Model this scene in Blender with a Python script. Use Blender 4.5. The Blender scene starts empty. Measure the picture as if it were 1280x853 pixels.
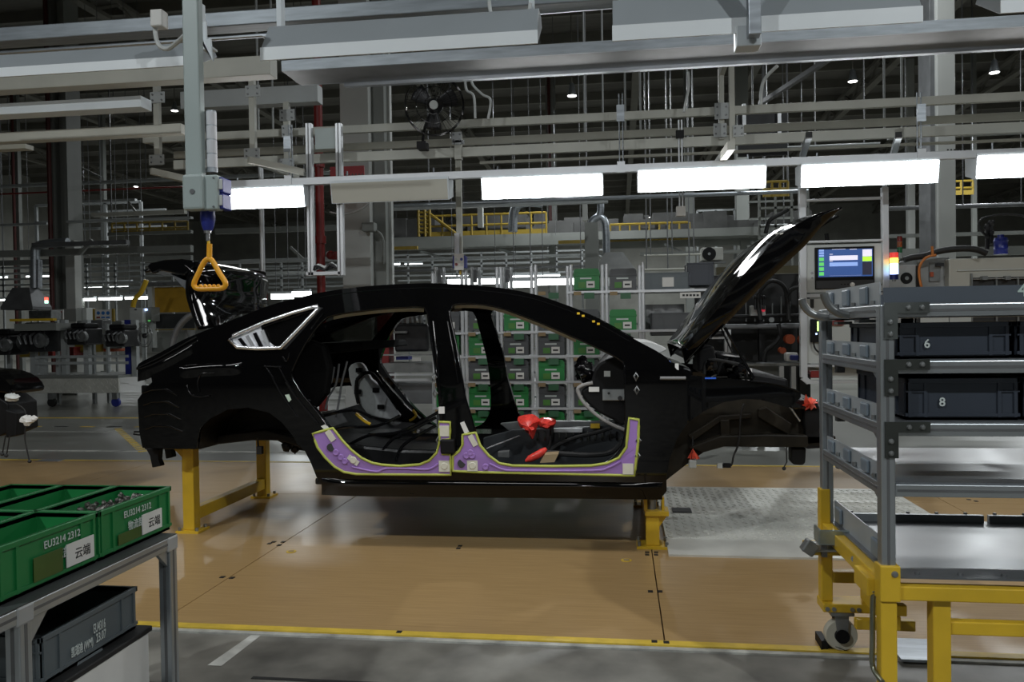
import bpy, bmesh, math, random
from mathutils import Vector as V, Matrix, geometry
random.seed(7)
SC = bpy.context.scene
COL = SC.collection
PI = math.pi
# ------------------------------------------------------------ camera (28 mm, eye height 1.32 m, turned 7.7 degrees left, slight roll)
F = 1000.0; EYE = V((0, 0, 1.32)); TH = math.radians(7.69); PH = math.atan(16/1000.0); RO = 0.0145
_z = V((0, 0, 1)); _w0 = V((-math.sin(TH), math.cos(TH), 0)); _r0 = V((math.cos(TH), math.sin(TH), 0))
CW = math.cos(PH)*_w0 - math.sin(PH)*_z; _u0 = math.cos(PH)*_z + math.sin(PH)*_w0
CR = math.cos(RO)*_r0 - math.sin(RO)*_u0; CU = math.cos(RO)*_u0 + math.sin(RO)*_r0
cd = bpy.data.cameras.new('camera'); cam = bpy.data.objects.new('camera', cd); COL.objects.link(cam)
m = Matrix.Identity(4)
for i in range(3):
    m[i][0] = CR[i]; m[i][1] = CU[i]; m[i][2] = -CW[i]; m[i][3] = EYE[i]
cam.matrix_world = m
cd.sensor_width = 36.0; cd.lens = F*36.0/1280.0; cd.clip_start = 0.05; cd.clip_end = 300
SC.camera = cam
# ------------------------------------------------------------ world and exposure
wd = bpy.data.worlds.new('hall_ambient'); SC.world = wd; wd.use_nodes = True
wd.node_tree.nodes['Background'].inputs[0].default_value = (0.5, 0.55, 0.6, 1)
wd.node_tree.nodes['Background'].inputs[1].default_value = 0.02
SC.view_settings.view_transform = 'Standard'; SC.view_settings.look = 'None'
SC.view_settings.exposure = 0.0; SC.view_settings.gamma = 1.0
PANEL_GLOW = 15.0       # radiance of the lit line luminaires over the track
TUBE_GLOW = 7.0         # distant tube lights
BAY_POWER = 260.0       # watts of each high bay lamp under the roof
# ------------------------------------------------------------ pixel of the photograph -> point of the place
def ray(px, py): return CW*F + (px-640)*CR - (py-426.5)*CU
def U(px, py, Y):
    d = ray(px, py); return EYE + d*(Y/d.y)
def UZ(px, py, Z):
    d = ray(px, py); return EYE + d*((Z-EYE.z)/d.z)
# ------------------------------------------------------------ materials
MATS = {}
def mat(name, col, rough=0.5, metal=0.0, var=0.12, scale=6.0, bump=0.0, coat=0.0, stretch=None, alpha=1.0, spec=0.5):
    if name in MATS: return MATS[name]
    mm = bpy.data.materials.new(name); mm.use_nodes = True
    nt = mm.node_tree; b = nt.nodes['Principled BSDF']
    tc = nt.nodes.new('ShaderNodeTexCoord'); mp = nt.nodes.new('ShaderNodeMapping')
    if stretch: mp.inputs['Scale'].default_value = stretch
    nz = nt.nodes.new('ShaderNodeTexNoise'); nz.inputs['Scale'].default_value = scale; nz.inputs['Detail'].default_value = 5
    nt.links.new(tc.outputs['Object'], mp.inputs['Vector']); nt.links.new(mp.outputs[0], nz.inputs['Vector'])
    rp = nt.nodes.new('ShaderNodeValToRGB')
    rp.color_ramp.elements[0].position = 0.3; rp.color_ramp.elements[1].position = 0.7
    rp.color_ramp.elements[0].color = [c*(1-var) for c in col] + [1]
    rp.color_ramp.elements[1].color = [min(1, c*(1+var)) for c in col] + [1]
    nt.links.new(nz.outputs['Fac'], rp.inputs[0]); nt.links.new(rp.outputs[0], b.inputs['Base Color'])
    b.inputs['Roughness'].default_value = rough; b.inputs['Metallic'].default_value = metal
    b.inputs['Coat Weight'].default_value = coat; b.inputs['Coat Roughness'].default_value = 0.03
    b.inputs['Alpha'].default_value = alpha; b.inputs['Specular IOR Level'].default_value = spec
    if bump:
        bp = nt.nodes.new('ShaderNodeBump'); bp.inputs['Strength'].default_value = bump; bp.inputs['Distance'].default_value = 0.01
        nt.links.new(nz.outputs['Fac'], bp.inputs['Height']); nt.links.new(bp.outputs[0], b.inputs['Normal'])
    MATS[name] = mm; return mm
def glow(name, col, strength):
    if name in MATS: return MATS[name]
    mm = bpy.data.materials.new(name); mm.use_nodes = True; b = mm.node_tree.nodes['Principled BSDF']
    b.inputs['Base Color'].default_value = (*col, 1); b.inputs['Emission Color'].default_value = (*col, 1)
    b.inputs['Emission Strength'].default_value = strength; b.inputs['Roughness'].default_value = 0.4
    MATS[name] = mm; return mm
paint_black = mat('black_car_paint', (0.002, 0.002, 0.0022), 0.035, 0, 0.05, spec=0.4)
black_gloss = mat('black_gloss', (0.004, 0.004, 0.0045), 0.13, 0, 0.2)
black_matt = mat('black_matt', (0.007, 0.007, 0.0075), 0.55, 0, 0.2, spec=0.2)
deep_black = mat('deep_black', (0.004, 0.004, 0.004), 0.7, 0, 0.2, spec=0.08)
underseal = mat('underbody_sealer', (0.008, 0.007, 0.006), 0.4, 0, 0.3, 20, 0.25, spec=0.2)
brown_black = mat('brown_reflection_apron', (0.016, 0.0135, 0.0095), 0.5, 0, 0.45, 9, 0.2, spec=0.18)  # brownish reflection on the apron put into its base colour
rubber = mat('black_rubber', (0.01, 0.01, 0.01), 0.6, 0, 0.2)
chrome = mat('chrome', (0.85, 0.86, 0.88), 0.22, 0.9, 0.03)
steel_white = mat('cream_steel_paint', (0.42, 0.42, 0.37), 0.5, 0, 0.08, 3)
steel_white2 = mat('grey_white_steel_paint', (0.36, 0.38, 0.38), 0.5, 0, 0.08, 3)
galv = mat('galvanised_sheet', (0.36, 0.39, 0.42), 0.38, 0.75, 0.2, 5, stretch=(1, 8, 8))
tray_grey = mat('dull_galvanised', (0.21, 0.235, 0.255), 0.42, 0.35, 0.18, 5, stretch=(1, 8, 8))
galv_dark = mat('weathered_galvanised', (0.16, 0.165, 0.17), 0.45, 0.5, 0.2, 4)
alu = mat('anodised_aluminium', (0.62, 0.64, 0.66), 0.32, 0.3, 0.05, 4)
alu_dark = mat('rack_aluminium', (0.40, 0.43, 0.45), 0.36, 0.8, 0.06, 4)
lamp_white = mat('luminaire_white', (0.64, 0.69, 0.72), 0.42, 0, 0.04, 3)
lamp_cream = mat('unlit_diffuser', (0.50, 0.49, 0.42), 0.45, 0, 0.04, 3)
pole_paint = mat('pale_green_grey_paint', (0.36, 0.42, 0.41), 0.38, 0, 0.05, 3)
yellow = mat('yellow_paint', (0.62, 0.40, 0.025), 0.35, 0, 0.12, 5)
yellow_rail = mat('yellow_handrail_paint', (0.26, 0.18, 0.02), 0.5, 0, 0.1, 5)
handle_orange = mat('orange_yellow_plastic', (0.82, 0.38, 0.02), 0.35, 0, 0.04, 5)
purple = mat('purple_plastic', (0.33, 0.19, 0.50), 0.38, 0, 0.06, 8, 0.05)
lime = mat('lime_edge_trim', (0.42, 0.46, 0.08), 0.5, 0, 0.06, 8)
sticker = mat('pale_sticker', (0.62, 0.60, 0.50), 0.5, 0, 0.06, 20)
paper = mat('white_paper', (0.68, 0.67, 0.64), 0.6, 0, 0.04, 10)
ink = mat('black_ink', (0.02, 0.02, 0.02), 0.6, 0, 0.1)
white_ink = mat('white_print', (0.55, 0.60, 0.58), 0.6, 0, 0.1)
green = mat('green_crate_plastic', (0.012, 0.17, 0.045), 0.42, 0, 0.1, 5)
green_bin = mat('green_bin_plastic', (0.016, 0.20, 0.045), 0.45, 0, 0.1, 5)
grey_bin = mat('grey_bin_plastic', (0.075, 0.08, 0.085), 0.45, 0, 0.1, 5)
crate_grey = mat('slate_grey_crate', (0.10, 0.12, 0.13), 0.45, 0, 0.08, 5)
crate_navy = mat('dark_blue_grey_crate', (0.032, 0.040, 0.055), 0.42, 0, 0.08, 5)
tape_tan = mat('clear_brown_tape', (0.045, 0.095, 0.02), 0.2, 0, 0.15, 8)
red = mat('red_pipe_paint', (0.20, 0.013, 0.010), 0.45, 0, 0.1)
red_film = mat('red_film', (0.75, 0.06, 0.045), 0.22, 0, 0.3, 30, 0.5)
red_orange_film = mat('orange_red_film', (0.85, 0.12, 0.07), 0.35, 0, 0.15, 30, 0.3)
felt = mat('white_felt', (0.82, 0.85, 0.88), 0.85, 0, 0.06, 30, 0.3)
blue = mat('blue_plastic', (0.02, 0.03, 0.22), 0.35, 0, 0.08)
wall_grey = mat('hall_wall_grey', (0.30, 0.30, 0.27), 0.8, 0, 0.15, 1)
roof_dark = mat('roof_sheet', (0.12, 0.115, 0.10), 0.75, 0, 0.2, 1, stretch=(1, 6, 1))
truss_mat = mat('roof_truss_paint', (0.17, 0.165, 0.14), 0.65, 0, 0.1, 2)
column_white = mat('column_white', (0.42, 0.43, 0.41), 0.55, 0, 0.06, 1.5)
column_grey = mat('column_grey', (0.20, 0.21, 0.195), 0.55, 0, 0.08, 1.5)
machine_cream = mat('machine_cream', (0.42, 0.41, 0.36), 0.4, 0, 0.05, 2)
panel_grey = mat('panel_light_grey', (0.50, 0.52, 0.50), 0.4, 0, 0.04, 2)
orange_part = mat('dull_orange_paint', (0.35, 0.06, 0.015), 0.5, 0, 0.1)
dark_metal = mat('dark_machine_metal', (0.03, 0.03, 0.032), 0.35, 0.4, 0.3, 8)
mid_metal = mat('cast_metal', (0.25, 0.26, 0.26), 0.4, 0.7, 0.25, 12)
cable_white = mat('white_cable', (0.55, 0.57, 0.56), 0.45, 0, 0.05)
cardboard = mat('cardboard', (0.30, 0.22, 0.12), 0.8, 0, 0.1)
screen_blue = glow('screen_blue', (0.03, 0.075, 0.24), 0.75)
screen_white = glow('screen_white', (0.75, 0.72, 0.85), 0.8)
screen_lblue = glow('screen_light_blue', (0.25, 0.38, 0.75), 0.8)
screen_green = glow('screen_green', (0.12, 0.6, 0.14), 0.7)
screen_lime = glow('screen_lime', (0.45, 0.85, 0.05), 0.9)
screen_dark = glow('screen_dark', (0.02, 0.02, 0.04), 0.6)
tower_red = glow('lamp_red', (0.8, 0.05, 0.04), 0.6)
tower_yellow = glow('lamp_amber', (1.0, 0.55, 0.08), 3.0)
tower_green = glow('lamp_green_white', (0.55, 1.0, 0.8), 2.2)
tower_blue = glow('lamp_blue_white', (0.45, 0.6, 1.0), 3.0)
lit_panel = glow('lit_panel', (1.0, 1.0, 1.0), PANEL_GLOW)
lit_tube = glow('lit_tube', (0.95, 1.0, 0.97), TUBE_GLOW)
lit_dot = glow('lit_bay_lens', (1.0, 0.98, 0.94), 9.0)
def glassy(name, col, a):
    mm = bpy.data.materials.new(name); mm.use_nodes = True; nt = mm.node_tree
    out = nt.nodes['Material Output']; nt.nodes.remove(nt.nodes['Principled BSDF'])
    t = nt.nodes.new('ShaderNodeBsdfTransparent'); t.inputs[0].default_value = (*col, 1)
    g = nt.nodes.new('ShaderNodeBsdfGlossy'); g.inputs['Roughness'].default_value = 0.03; g.inputs[0].default_value = (0.9, 0.9, 0.9, 1)
    x = nt.nodes.new('ShaderNodeMixShader'); x.inputs[0].default_value = a
    nt.links.new(t.outputs[0], x.inputs[1]); nt.links.new(g.outputs[0], x.inputs[2]); nt.links.new(x.outputs[0], out.inputs[0])
    return mm
dark_glass = glassy('dark_tinted_glass', (0.30, 0.31, 0.29), 0.05)
clear_plastic = glassy('clear_plastic', (0.80, 0.82, 0.82), 0.12)
# floor materials with their own grain
def wood_mat():
    mm = bpy.data.materials.new('beech_print_board'); mm.use_nodes = True; nt = mm.node_tree; b = nt.nodes['Principled BSDF']
    tc = nt.nodes.new('ShaderNodeTexCoord'); mp = nt.nodes.new('ShaderNodeMapping'); mp.inputs['Scale'].default_value = (0.55, 16, 1)
    nz = nt.nodes.new('ShaderNodeTexNoise'); nz.inputs['Scale'].default_value = 5; nz.inputs['Detail'].default_value = 7; nz.inputs['Roughness'].default_value = 0.65
    rp = nt.nodes.new('ShaderNodeValToRGB'); rp.color_ramp.elements[0].position = 0.3; rp.color_ramp.elements[1].position = 0.72
    rp.color_ramp.elements[0].color = (0.31, 0.195, 0.080, 1); rp.color_ramp.elements[1].color = (0.43, 0.285, 0.130, 1)
    n2 = nt.nodes.new('ShaderNodeTexNoise'); n2.inputs['Scale'].default_value = 1.3; n2.inputs['Detail'].default_value = 4
    r2 = nt.nodes.new('ShaderNodeMapRange'); r2.inputs['To Min'].default_value = 0.24; r2.inputs['To Max'].default_value = 0.42
    L = nt.links.new
    L(tc.outputs['Object'], mp.inputs[0]); L(mp.outputs[0], nz.inputs['Vector']); L(nz.outputs['Fac'], rp.inputs[0]); L(rp.outputs[0], b.inputs['Base Color'])
    L(tc.outputs['Object'], n2.inputs['Vector']); L(n2.outputs['Fac'], r2.inputs['Value']); L(r2.outputs[0], b.inputs['Roughness'])
    return mm
wood = wood_mat()
dull_red = mat('dull_red_paint', (0.06, 0.010, 0.008), 0.5, 0, 0.1)
concrete = mat('worn_concrete', (0.165, 0.158, 0.138), 0.45, 0, 0.5, 3.2, 0.25)
back_floor = mat('sealed_grey_floor', (0.20, 0.20, 0.18), 0.28, 0, 0.12, 0.8)
line_yellow = mat('floor_line_yellow', (0.60, 0.42, 0.05), 0.5, 0, 0.15, 12)
line_white = mat('floor_line_white', (0.36, 0.36, 0.33), 0.6, 0, 0.45, 9)
checker = mat('checker_plate', (0.60, 0.60, 0.55), 0.4, 0.1, 0.12, 4)
# ------------------------------------------------------------ mesh builder
class MB:
    def __init__(s): s.v = []; s.f = []
    def add(s, vs, fs):
        n = len(s.v); s.v += [V(p) for p in vs]; s.f += [[i+n for i in f] for f in fs]; return s
    def box(s, x0, x1, y0, y1, z0, z1):
        return s.add([(x0,y0,z0),(x1,y0,z0),(x1,y1,z0),(x0,y1,z0),(x0,y0,z1),(x1,y0,z1),(x1,y1,z1),(x0,y1,z1)],
                     [(0,3,2,1),(4,5,6,7),(0,1,5,4),(1,2,6,5),(2,3,7,6),(3,0,4,7)])
    def cbox(s, c, d, R=None):
        c = V(c); q = MB().box(-d[0]/2, d[0]/2, -d[1]/2, d[1]/2, -d[2]/2, d[2]/2)
        return s.add([c + (R @ p if R else p) for p in q.v], q.f)
    def beam(s, p, q, w, h, up=(0,0,1)):
        p = V(p); q = V(q); d = (q-p).normalized(); u = V(up)
        if abs(d.dot(u)) > 0.97: u = V((0,1,0))
        a = d.cross(u).normalized(); b = a.cross(d).normalized()
        vs = []
        for e in (p, q):
            for i, j in ((-1,-1),(1,-1),(1,1),(-1,1)): vs.append(e + a*(i*w/2) + b*(j*h/2))
        return s.add(vs, [(0,1,2,3),(7,6,5,4),(0,4,5,1),(1,5,6,2),(2,6,7,3),(3,7,4,0)])
    def tube(s, pts, r, n=8, closed=False):
        pts = [V(p) for p in pts]; k = len(pts); rings = []
        up = V((0.13, 0.31, 0.94)).normalized()
        for i, p in enumerate(pts):
            if closed: d = pts[(i+1) % k] - pts[i-1]
            else: d = pts[min(i+1, k-1)] - pts[max(i-1, 0)]
            if d.length < 1e-9: d = V((0,0,1))
            d.normalize(); a = d.cross(up)
            if a.length < 0.05: a = d.cross(V((1,0,0)))
            a.normalize(); b = a.cross(d); rr = r[i] if isinstance(r, (list, tuple)) else r
            rings.append([p + (a*math.cos(2*PI*j/n) + b*math.sin(2*PI*j/n))*rr for j in range(n)])
        vs = [p for g in rings for p in g]; fs = []
        for i in range(k if closed else k-1):
            i2 = (i+1) % k
            for j in range(n): fs.append((i*n+j, i*n+(j+1) % n, i2*n+(j+1) % n, i2*n+j))
        if not closed: fs += [tuple(range(n))[::-1], tuple(range((k-1)*n, k*n))]
        return s.add(vs, fs)
    def cyl(s, p, q, r0, r1=None, n=16): return s.tube([p, q], [r0, r0 if r1 is None else r1], n)
    def lathe(s, prof, c, ax=(0,0,1), n=20):
        c = V(c); ax = V(ax).normalized(); a = ax.orthogonal().normalized(); b = ax.cross(a)
        vs = []; fs = []; k = len(prof)
        for r, h in prof:
            for j in range(n): vs.append(c + ax*h + (a*math.cos(2*PI*j/n) + b*math.sin(2*PI*j/n))*max(r, 1e-4))
        for i in range(k-1):
            for j in range(n): fs.append((i*n+j, i*n+(j+1) % n, (i+1)*n+(j+1) % n, (i+1)*n+j))
        return s.add(vs, fs)
    def ext(s, poly, vec):
        poly = [V(p) for p in poly]; vec = V(vec); k = len(poly)
        fs = [tuple(range(k)), tuple(range(2*k-1, k-1, -1))] + [(i, i+k, (i+1) % k+k, (i+1) % k) for i in range(k)]
        return s.add(poly + [p+vec for p in poly], fs)
    def sph(s, c, r, n=12, mm=8, jit=0.0):
        c = V(c); r = V(r) if hasattr(r, '__len__') else V((r,r,r)); vs = []; fs = []
        for i in range(mm+1):
            t = PI*i/mm
            for j in range(n):
                a = 2*PI*j/n; k = 1 + random.uniform(-jit, jit)
                vs.append(c + V((r.x*math.sin(t)*math.cos(a)*k, r.y*math.sin(t)*math.sin(a)*k, r.z*math.cos(t)*k)))
        for i in range(mm):
            for j in range(n): fs.append((i*n+j, (i+1)*n+j, (i+1)*n+(j+1) % n, i*n+(j+1) % n))
        return s.add(vs, fs)
    def grid(s, rows):
        k = len(rows[0]); vs = [p for r in rows for p in r]; fs = []
        for i in range(len(rows)-1):
            for j in range(k-1): fs.append((i*k+j, i*k+j+1, (i+1)*k+j+1, (i+1)*k+j))
        return s.add(vs, fs)
    def base(s):
        xs = [p.x for p in s.v]; ys = [p.y for p in s.v]; zs = [p.z for p in s.v]
        return V(((min(xs)+max(xs))/2, (min(ys)+max(ys))/2, min(zs)))
    def build(s, name, m, parent=None, smooth=False, bevel=0.0, solid=0.0, loc=None):
        o0 = WL[parent.name] if parent else (V(loc) if loc is not None else V((0,0,0)))
        me = bpy.data.meshes.new(name); me.from_pydata([p - o0 for p in s.v], [], s.f)
        bm = bmesh.new(); bm.from_mesh(me); bmesh.ops.recalc_face_normals(bm, faces=bm.faces); bm.to_mesh(me); bm.free()
        me.materials.append(m)
        if smooth:
            for p in me.polygons: p.use_smooth = True
            if smooth != 'all': me.set_sharp_from_angle(angle=math.radians(38))
        o = bpy.data.objects.new(name, me); COL.objects.link(o)
        if parent: o.parent = parent
        else: o.location = o0
        WL[o.name] = o0.copy()
        if solid:
            md = o.modifiers.new('thickness', 'SOLIDIFY'); md.thickness = abs(solid); md.offset = -1 if solid > 0 else 1
        if bevel:
            md = o.modifiers.new('edges', 'BEVEL'); md.width = bevel; md.segments = 2; md.limit_method = 'ANGLE'; md.angle_limit = 0.6
        return o
WL = {}
USED = set()
def tag(o, label, cat, group=None, kind=None):
    if len(label.split()) > 16 or label in USED: print('LABEL', len(label.split()), label in USED, label)
    USED.add(label)
    o['label'] = label; o['category'] = cat
    if group: o['group'] = group
    if kind: o['kind'] = kind
    return o
def thing(name, label, cat, loc, group=None):
    o = bpy.data.objects.new(name, None); COL.objects.link(o); o.location = V(loc); o.empty_display_size = 0.1
    WL[o.name] = V(loc); return tag(o, label, cat, group)
def solo(name, label, cat, mb, m, group=None, **kw): return tag(mb.build(name, m, None, loc=mb.base(), **kw), label, cat, group)
def struct(name, mb, m, **kw):
    o = mb.build(name, m, None, **kw); o['kind'] = 'structure'; return o
def copy_tree(o, loc, label=None, parent=None):
    c = o.copy(); COL.objects.link(c)
    if parent is None: c.location = V(loc); WL[c.name] = V(loc)
    else: c.parent = parent
    if label: c['label'] = label
    for ch in list(KIDS.get(o.name, o.children)): copy_tree(ch, None, None, c)
    return c
KIDS = {}
def spline(pts, n=6):
    pts = [V(p) for p in pts]; out = []
    for i in range(len(pts)-1):
        p0 = pts[max(i-1, 0)]; p1 = pts[i]; p2 = pts[i+1]; p3 = pts[min(i+2, len(pts)-1)]
        for j in range(n):
            t = j/n
            out.append(0.5*((2*p1) + (p2-p0)*t + (2*p0-5*p1+4*p2-p3)*t*t + (3*p1-p0-3*p2+p3)*t**3))
    return out + [pts[-1]]
def text(s, size, m, parent, org, xd, ud, name='lettering', depth=0.0008, weight=0.0, xs=1.0):
    cu = bpy.data.curves.new('t', 'FONT'); cu.body = s; cu.size = size; cu.extrude = depth; cu.offset = weight; cu.resolution_u = 2
    t = bpy.data.objects.new('t', cu); COL.objects.link(t)
    dg = bpy.context.evaluated_depsgraph_get(); me = bpy.data.meshes.new_from_object(t.evaluated_get(dg))
    bpy.data.objects.remove(t); bpy.data.curves.remove(cu)
    xd = V(xd).normalized(); ud = V(ud).normalized(); nd = xd.cross(ud); org = V(org); o0 = WL[parent.name]
    for v in me.vertices: v.co = org + xd*(v.co.x*xs) + ud*v.co.y + nd*v.co.z - o0
    me.materials.clear(); me.materials.append(m)
    o = bpy.data.objects.new(name, me); COL.objects.link(o); o.parent = parent; WL[o.name] = o0.copy(); return o
# ============================================================ SETTING
fl = MB().box(-32, 32, -30, 3.30, -0.06, -0.012)
floor = struct('floor', fl, concrete)
floor_back = MB().box(-32, 32, 7.74, 62, -0.06, -0.012).build('concrete_slab', back_floor, floor)
MB().box(-32, 32, 3.30, 7.74, -0.09, -0.055).build('pit_slab', concrete, floor)
# the moving platform: printed boards, each laid apart by a dark joint
GX = [-9.6, -6.9, -4.75, -2.10, 0.17, 2.35, 4.6, 7.4]
for i in range(len(GX)-1):
    for y0, y1 in ((3.385, 6.18), (6.184, 7.66)):
        MB().box(GX[i]+0.003, GX[i+1]-0.003, y0, y1, -0.055, 0.0).build('floor_board', wood, floor)
for y0, y1 in ((3.335, 3.383), (7.664, 7.715)):
    MB().box(-12, 12, y0, y1, -0.055, 0.0025).build('yellow_edge_strip', line_yellow, floor)
MB().box(-12, 12, 3.302, 3.333, -0.055, -0.004).build('pale_kerb_strip', line_white, floor)
a = UZ(268, 833, -0.012); b = UZ(322, 793, -0.012)
MB().add([a+V((-.03,0,.002)), a+V((.03,0,.002)), b+V((.025,0,.002)), b+V((-.02,0,.002))], [(0,1,2,3)]).build('white_floor_line', mat('white_line_paint', (.55,.55,.51), .6, 0, .2, 12), floor)
MB().box(-1.42, 0.6, 2.885, 2.905, -0.012, -0.010).build('dark_joint_line', rubber, floor)
# screw caps sunk in the boards and two yellow round markers
sc = MB()
for px, py in ((337,680),(349,682),(342,678),(354,678),(278,722),(290,723),(573,686),(575,683),(809,691),(820,691),(809,694),(820,694),(813,740),(825,740),(818,803),(833,804),(499,791),(1211,625),(1220,627)):
    p = UZ(px, py, 0); sc.box(p.x-0.012, p.x+0.012, p.y-0.014, p.y+0.014, -0.001, 0.003)
sc.build('screw_caps', rubber, floor)['kind'] = 'stuff'
for px, py in ((364, 690), (783, 701)):
    p = UZ(px, py, 0); q = MB().lathe([(0.0,0.003),(0.030,0.003),(0.030,0.0)], p, n=20).build('round_marker', line_yellow, floor)
    MB().lathe([(0.0,0.0045),(0.018,0.0045),(0.018,0.0)], p, n=16).build('marker_cap', cardboard, floor)
# back aisle lines
MB().box(-11.5, -2.4, 10.0, 10.06, -0.012, -0.009).build('pale_aisle_line', line_white, floor)
MB().box(-14, -2.0, 8.35, 8.42, -0.012, -0.009).build('pale_aisle_line', line_white, floor)
MB().box(-16, -4.0, 11.65, 11.75, -0.012, -0.009).build('yellow_aisle_line', line_yellow, floor)
for i in range(12):
    x = -9.4+0.42*i; MB().box(x, x+0.2, 10.55, 10.62, -0.012, -0.009).build('hazard_dash', line_yellow if i % 2 == 0 else rubber, floor)
h0 = UZ(147, 536, -0.01); h1 = UZ(180, 566, -0.01)
for i in range(16):
    p = h0.lerp(h1, i/16); q = h0.lerp(h1, (i+0.55)/16); MB().beam(p, q, 0.09, 0.004).build('hazard_dash', line_yellow, floor)
for px, py, dx in ((63, 576, 5.0), (38, 625, 0.0)):
    p = UZ(px, py, 0.0); MB().box(p.x-0.13, p.x+0.13, p.y-0.06, p.y+0.06, 0, 0.004).build('metal_floor_tag', galv, floor)
# walls and roof
struct('wall_back', MB().box(-32, 32, 60, 60.3, -0.06, 10), wall_grey)
struct('wall_left', MB().box(-32.3, -32, -30, 60, -0.06, 10), wall_grey)
struct('wall_right', MB().box(32, 32.3, -30, 60, -0.06, 10), wall_grey)
struct('wall_front', MB().box(-32, 32, -30.3, -30, -0.06, 10), wall_grey)
ceiling = struct('ceiling', MB().box(-32, 32, -30, 60.3, 10, 10.2), roof_dark)
for i in range(34):
    y = -9+2.05*i; MB().box(-32, 32, y-0.06, y+0.06, 9.72, 10.0).build('purlin', truss_mat, ceiling)
for x in (-26, -19, -12.5, -6.2, 0.6, 4.2, 8.3, 12.5, 18, 25):
    q = MB().box(x-0.12, x+0.12, -10, 60, 9.1, 9.2); q.box(x-0.1, x+0.1, -10, 60, 9.65, 9.75)
    for k in range(35):
        y = -10+2*k; q.beam((x, y, 9.2), (x, y+1, 9.7), 0.07, 0.07); q.beam((x, y+1, 9.7), (x, y+2, 9.2), 0.07, 0.07)
    q.build('truss', truss_mat, ceiling)
# high bay lamps hung from the trusses; the unseen ones added to brighten the hall
def bay(x, y, z, label):
    t = thing('high_bay_lamp', label, 'lamp', (x, y, z), 'high bay lamps under the roof')
    MB().lathe([(0.03,0.32),(0.06,0.28),(0.08,0.15),(0.11,0.04),(0.11,0.02)], (x,y,z), n=18).build('lamp_shade', galv, t, smooth=True)
    MB().lathe([(0.0,0.015),(0.10,0.015),(0.10,0.03),(0.0,0.03)], (x,y,z), n=18).build('lens', lit_dot, t)
    MB().cyl((x,y,z+0.3), (x,y,10.0), 0.012, n=6).build('suspension_rod', truss_mat, t)
    l = bpy.data.lights.new('bay_light', 'AREA'); l.shape = 'DISK'; l.size = 0.3; l.energy = BAY_POWER*(1.9 if y < 0 else 0.5 if (x, y) == (-14, 24) else 1.5 if y > 36 else 1.0); l.color = (0.93, 0.98, 1.0); l.spread = math.radians(178)
    o = bpy.data.objects.new('bay_light', l); COL.objects.link(o); o.parent = t; o.location = (0, 0, 0.0)
bn = 0
for px, py, Y, w in ((715,121,19,'left of the pair over the flow racks'), (1066,103,20.5,'above the operator panel'), (1243,92,19.5,'at the far right over the cream machine'),
                     (398,147,26,'beside the top of the red riser pipe'), (86,206,30,'behind the left grey column'), (170,234,36,'far back left over the yellow railing')):
    p = U(px, py, Y); bay(p.x, p.y, p.z, 'small high bay lamp under the roof, ' + w)
for x, y in ((-16, 38), (18, 38), (2, 53), (3, 12), (12, 14), (-6, 44), (8, 45), (-6, -3), (5, -3), (-1, -14), (-14, 24), (13, 31), (-3, 32)):
    bay(x, y, 8.4 if y > 0 else 7.4, 'added high bay lamp out of sight above the %s' % {(-16,38):'far left corner', (18,38):'far right corner', (2,53):'end wall', (3,12):'aisle behind the racks', (12,14):'right aisle', (-6,44):'left back wall', (8,45):'right back wall', (-6,-3):'left front bay', (5,-3):'right front bay', (-1,-14):'front middle bay', (-14,24):'left rear bay', (13,31):'right rear bay', (-3,32):'middle rear bay'}[(x, y)])

# ============================================================ OVERHEAD: luminaires over the track
def hb(mb, p0, p1, Y, hpx, w):
    a = U(p0[0], p0[1], Y); b = U(p1[0], p1[1], Y); z = (a.z+b.z)/2; a.z = b.z = z; return mb.beam(a, b, w, hpx*Y/1000.0)
far_rail = thing('light_rail', 'long bright aluminium rail carrying the row of lit luminaires behind the car', 'rail', U(700, 212, 7.4))
hb(MB(), (268, 234), (1400, 183), 7.4, 9.5, 0.05).build('rail_profile', alu, far_rail, bevel=0.004)
for px in (775, 1150, 359):
    p = U(px, 100, 7.4); zt = U(px, 150 if px > 500 else 188, 7.4).z; zb = U(px, 211-(px-775)*0.041, 7.4).z
    MB().cyl((p.x-.012,7.44,zb), (p.x-.012,7.44,zt+.25), 0.006, n=6).cyl((p.x+.02,7.44,zb), (p.x+.02,7.44,zt+.25), 0.006, n=6).build('drop_rod', galv, far_rail)
    MB().box(p.x-.035, p.x+.035, 7.365, 7.375, zt-.02, zt+.13).build('hanger_plate', galv, far_rail)
    MB().box(p.x-.035, p.x+.035, 7.365, 7.375, zb-.04, zb+.06).build('clamp_plate', alu, far_rail)
sl = MB()
for px0 in (432, 1185):
    for k in range(6):
        p = U(px0+k*4.2, 218-(px0-435)*0.041-0.04*k, 7.37); sl.box(p.x-0.007, p.x+0.007, 7.372, 7.376, p.z-0.006, p.z+0.006)
sl.build('slots', ink, far_rail)
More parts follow.
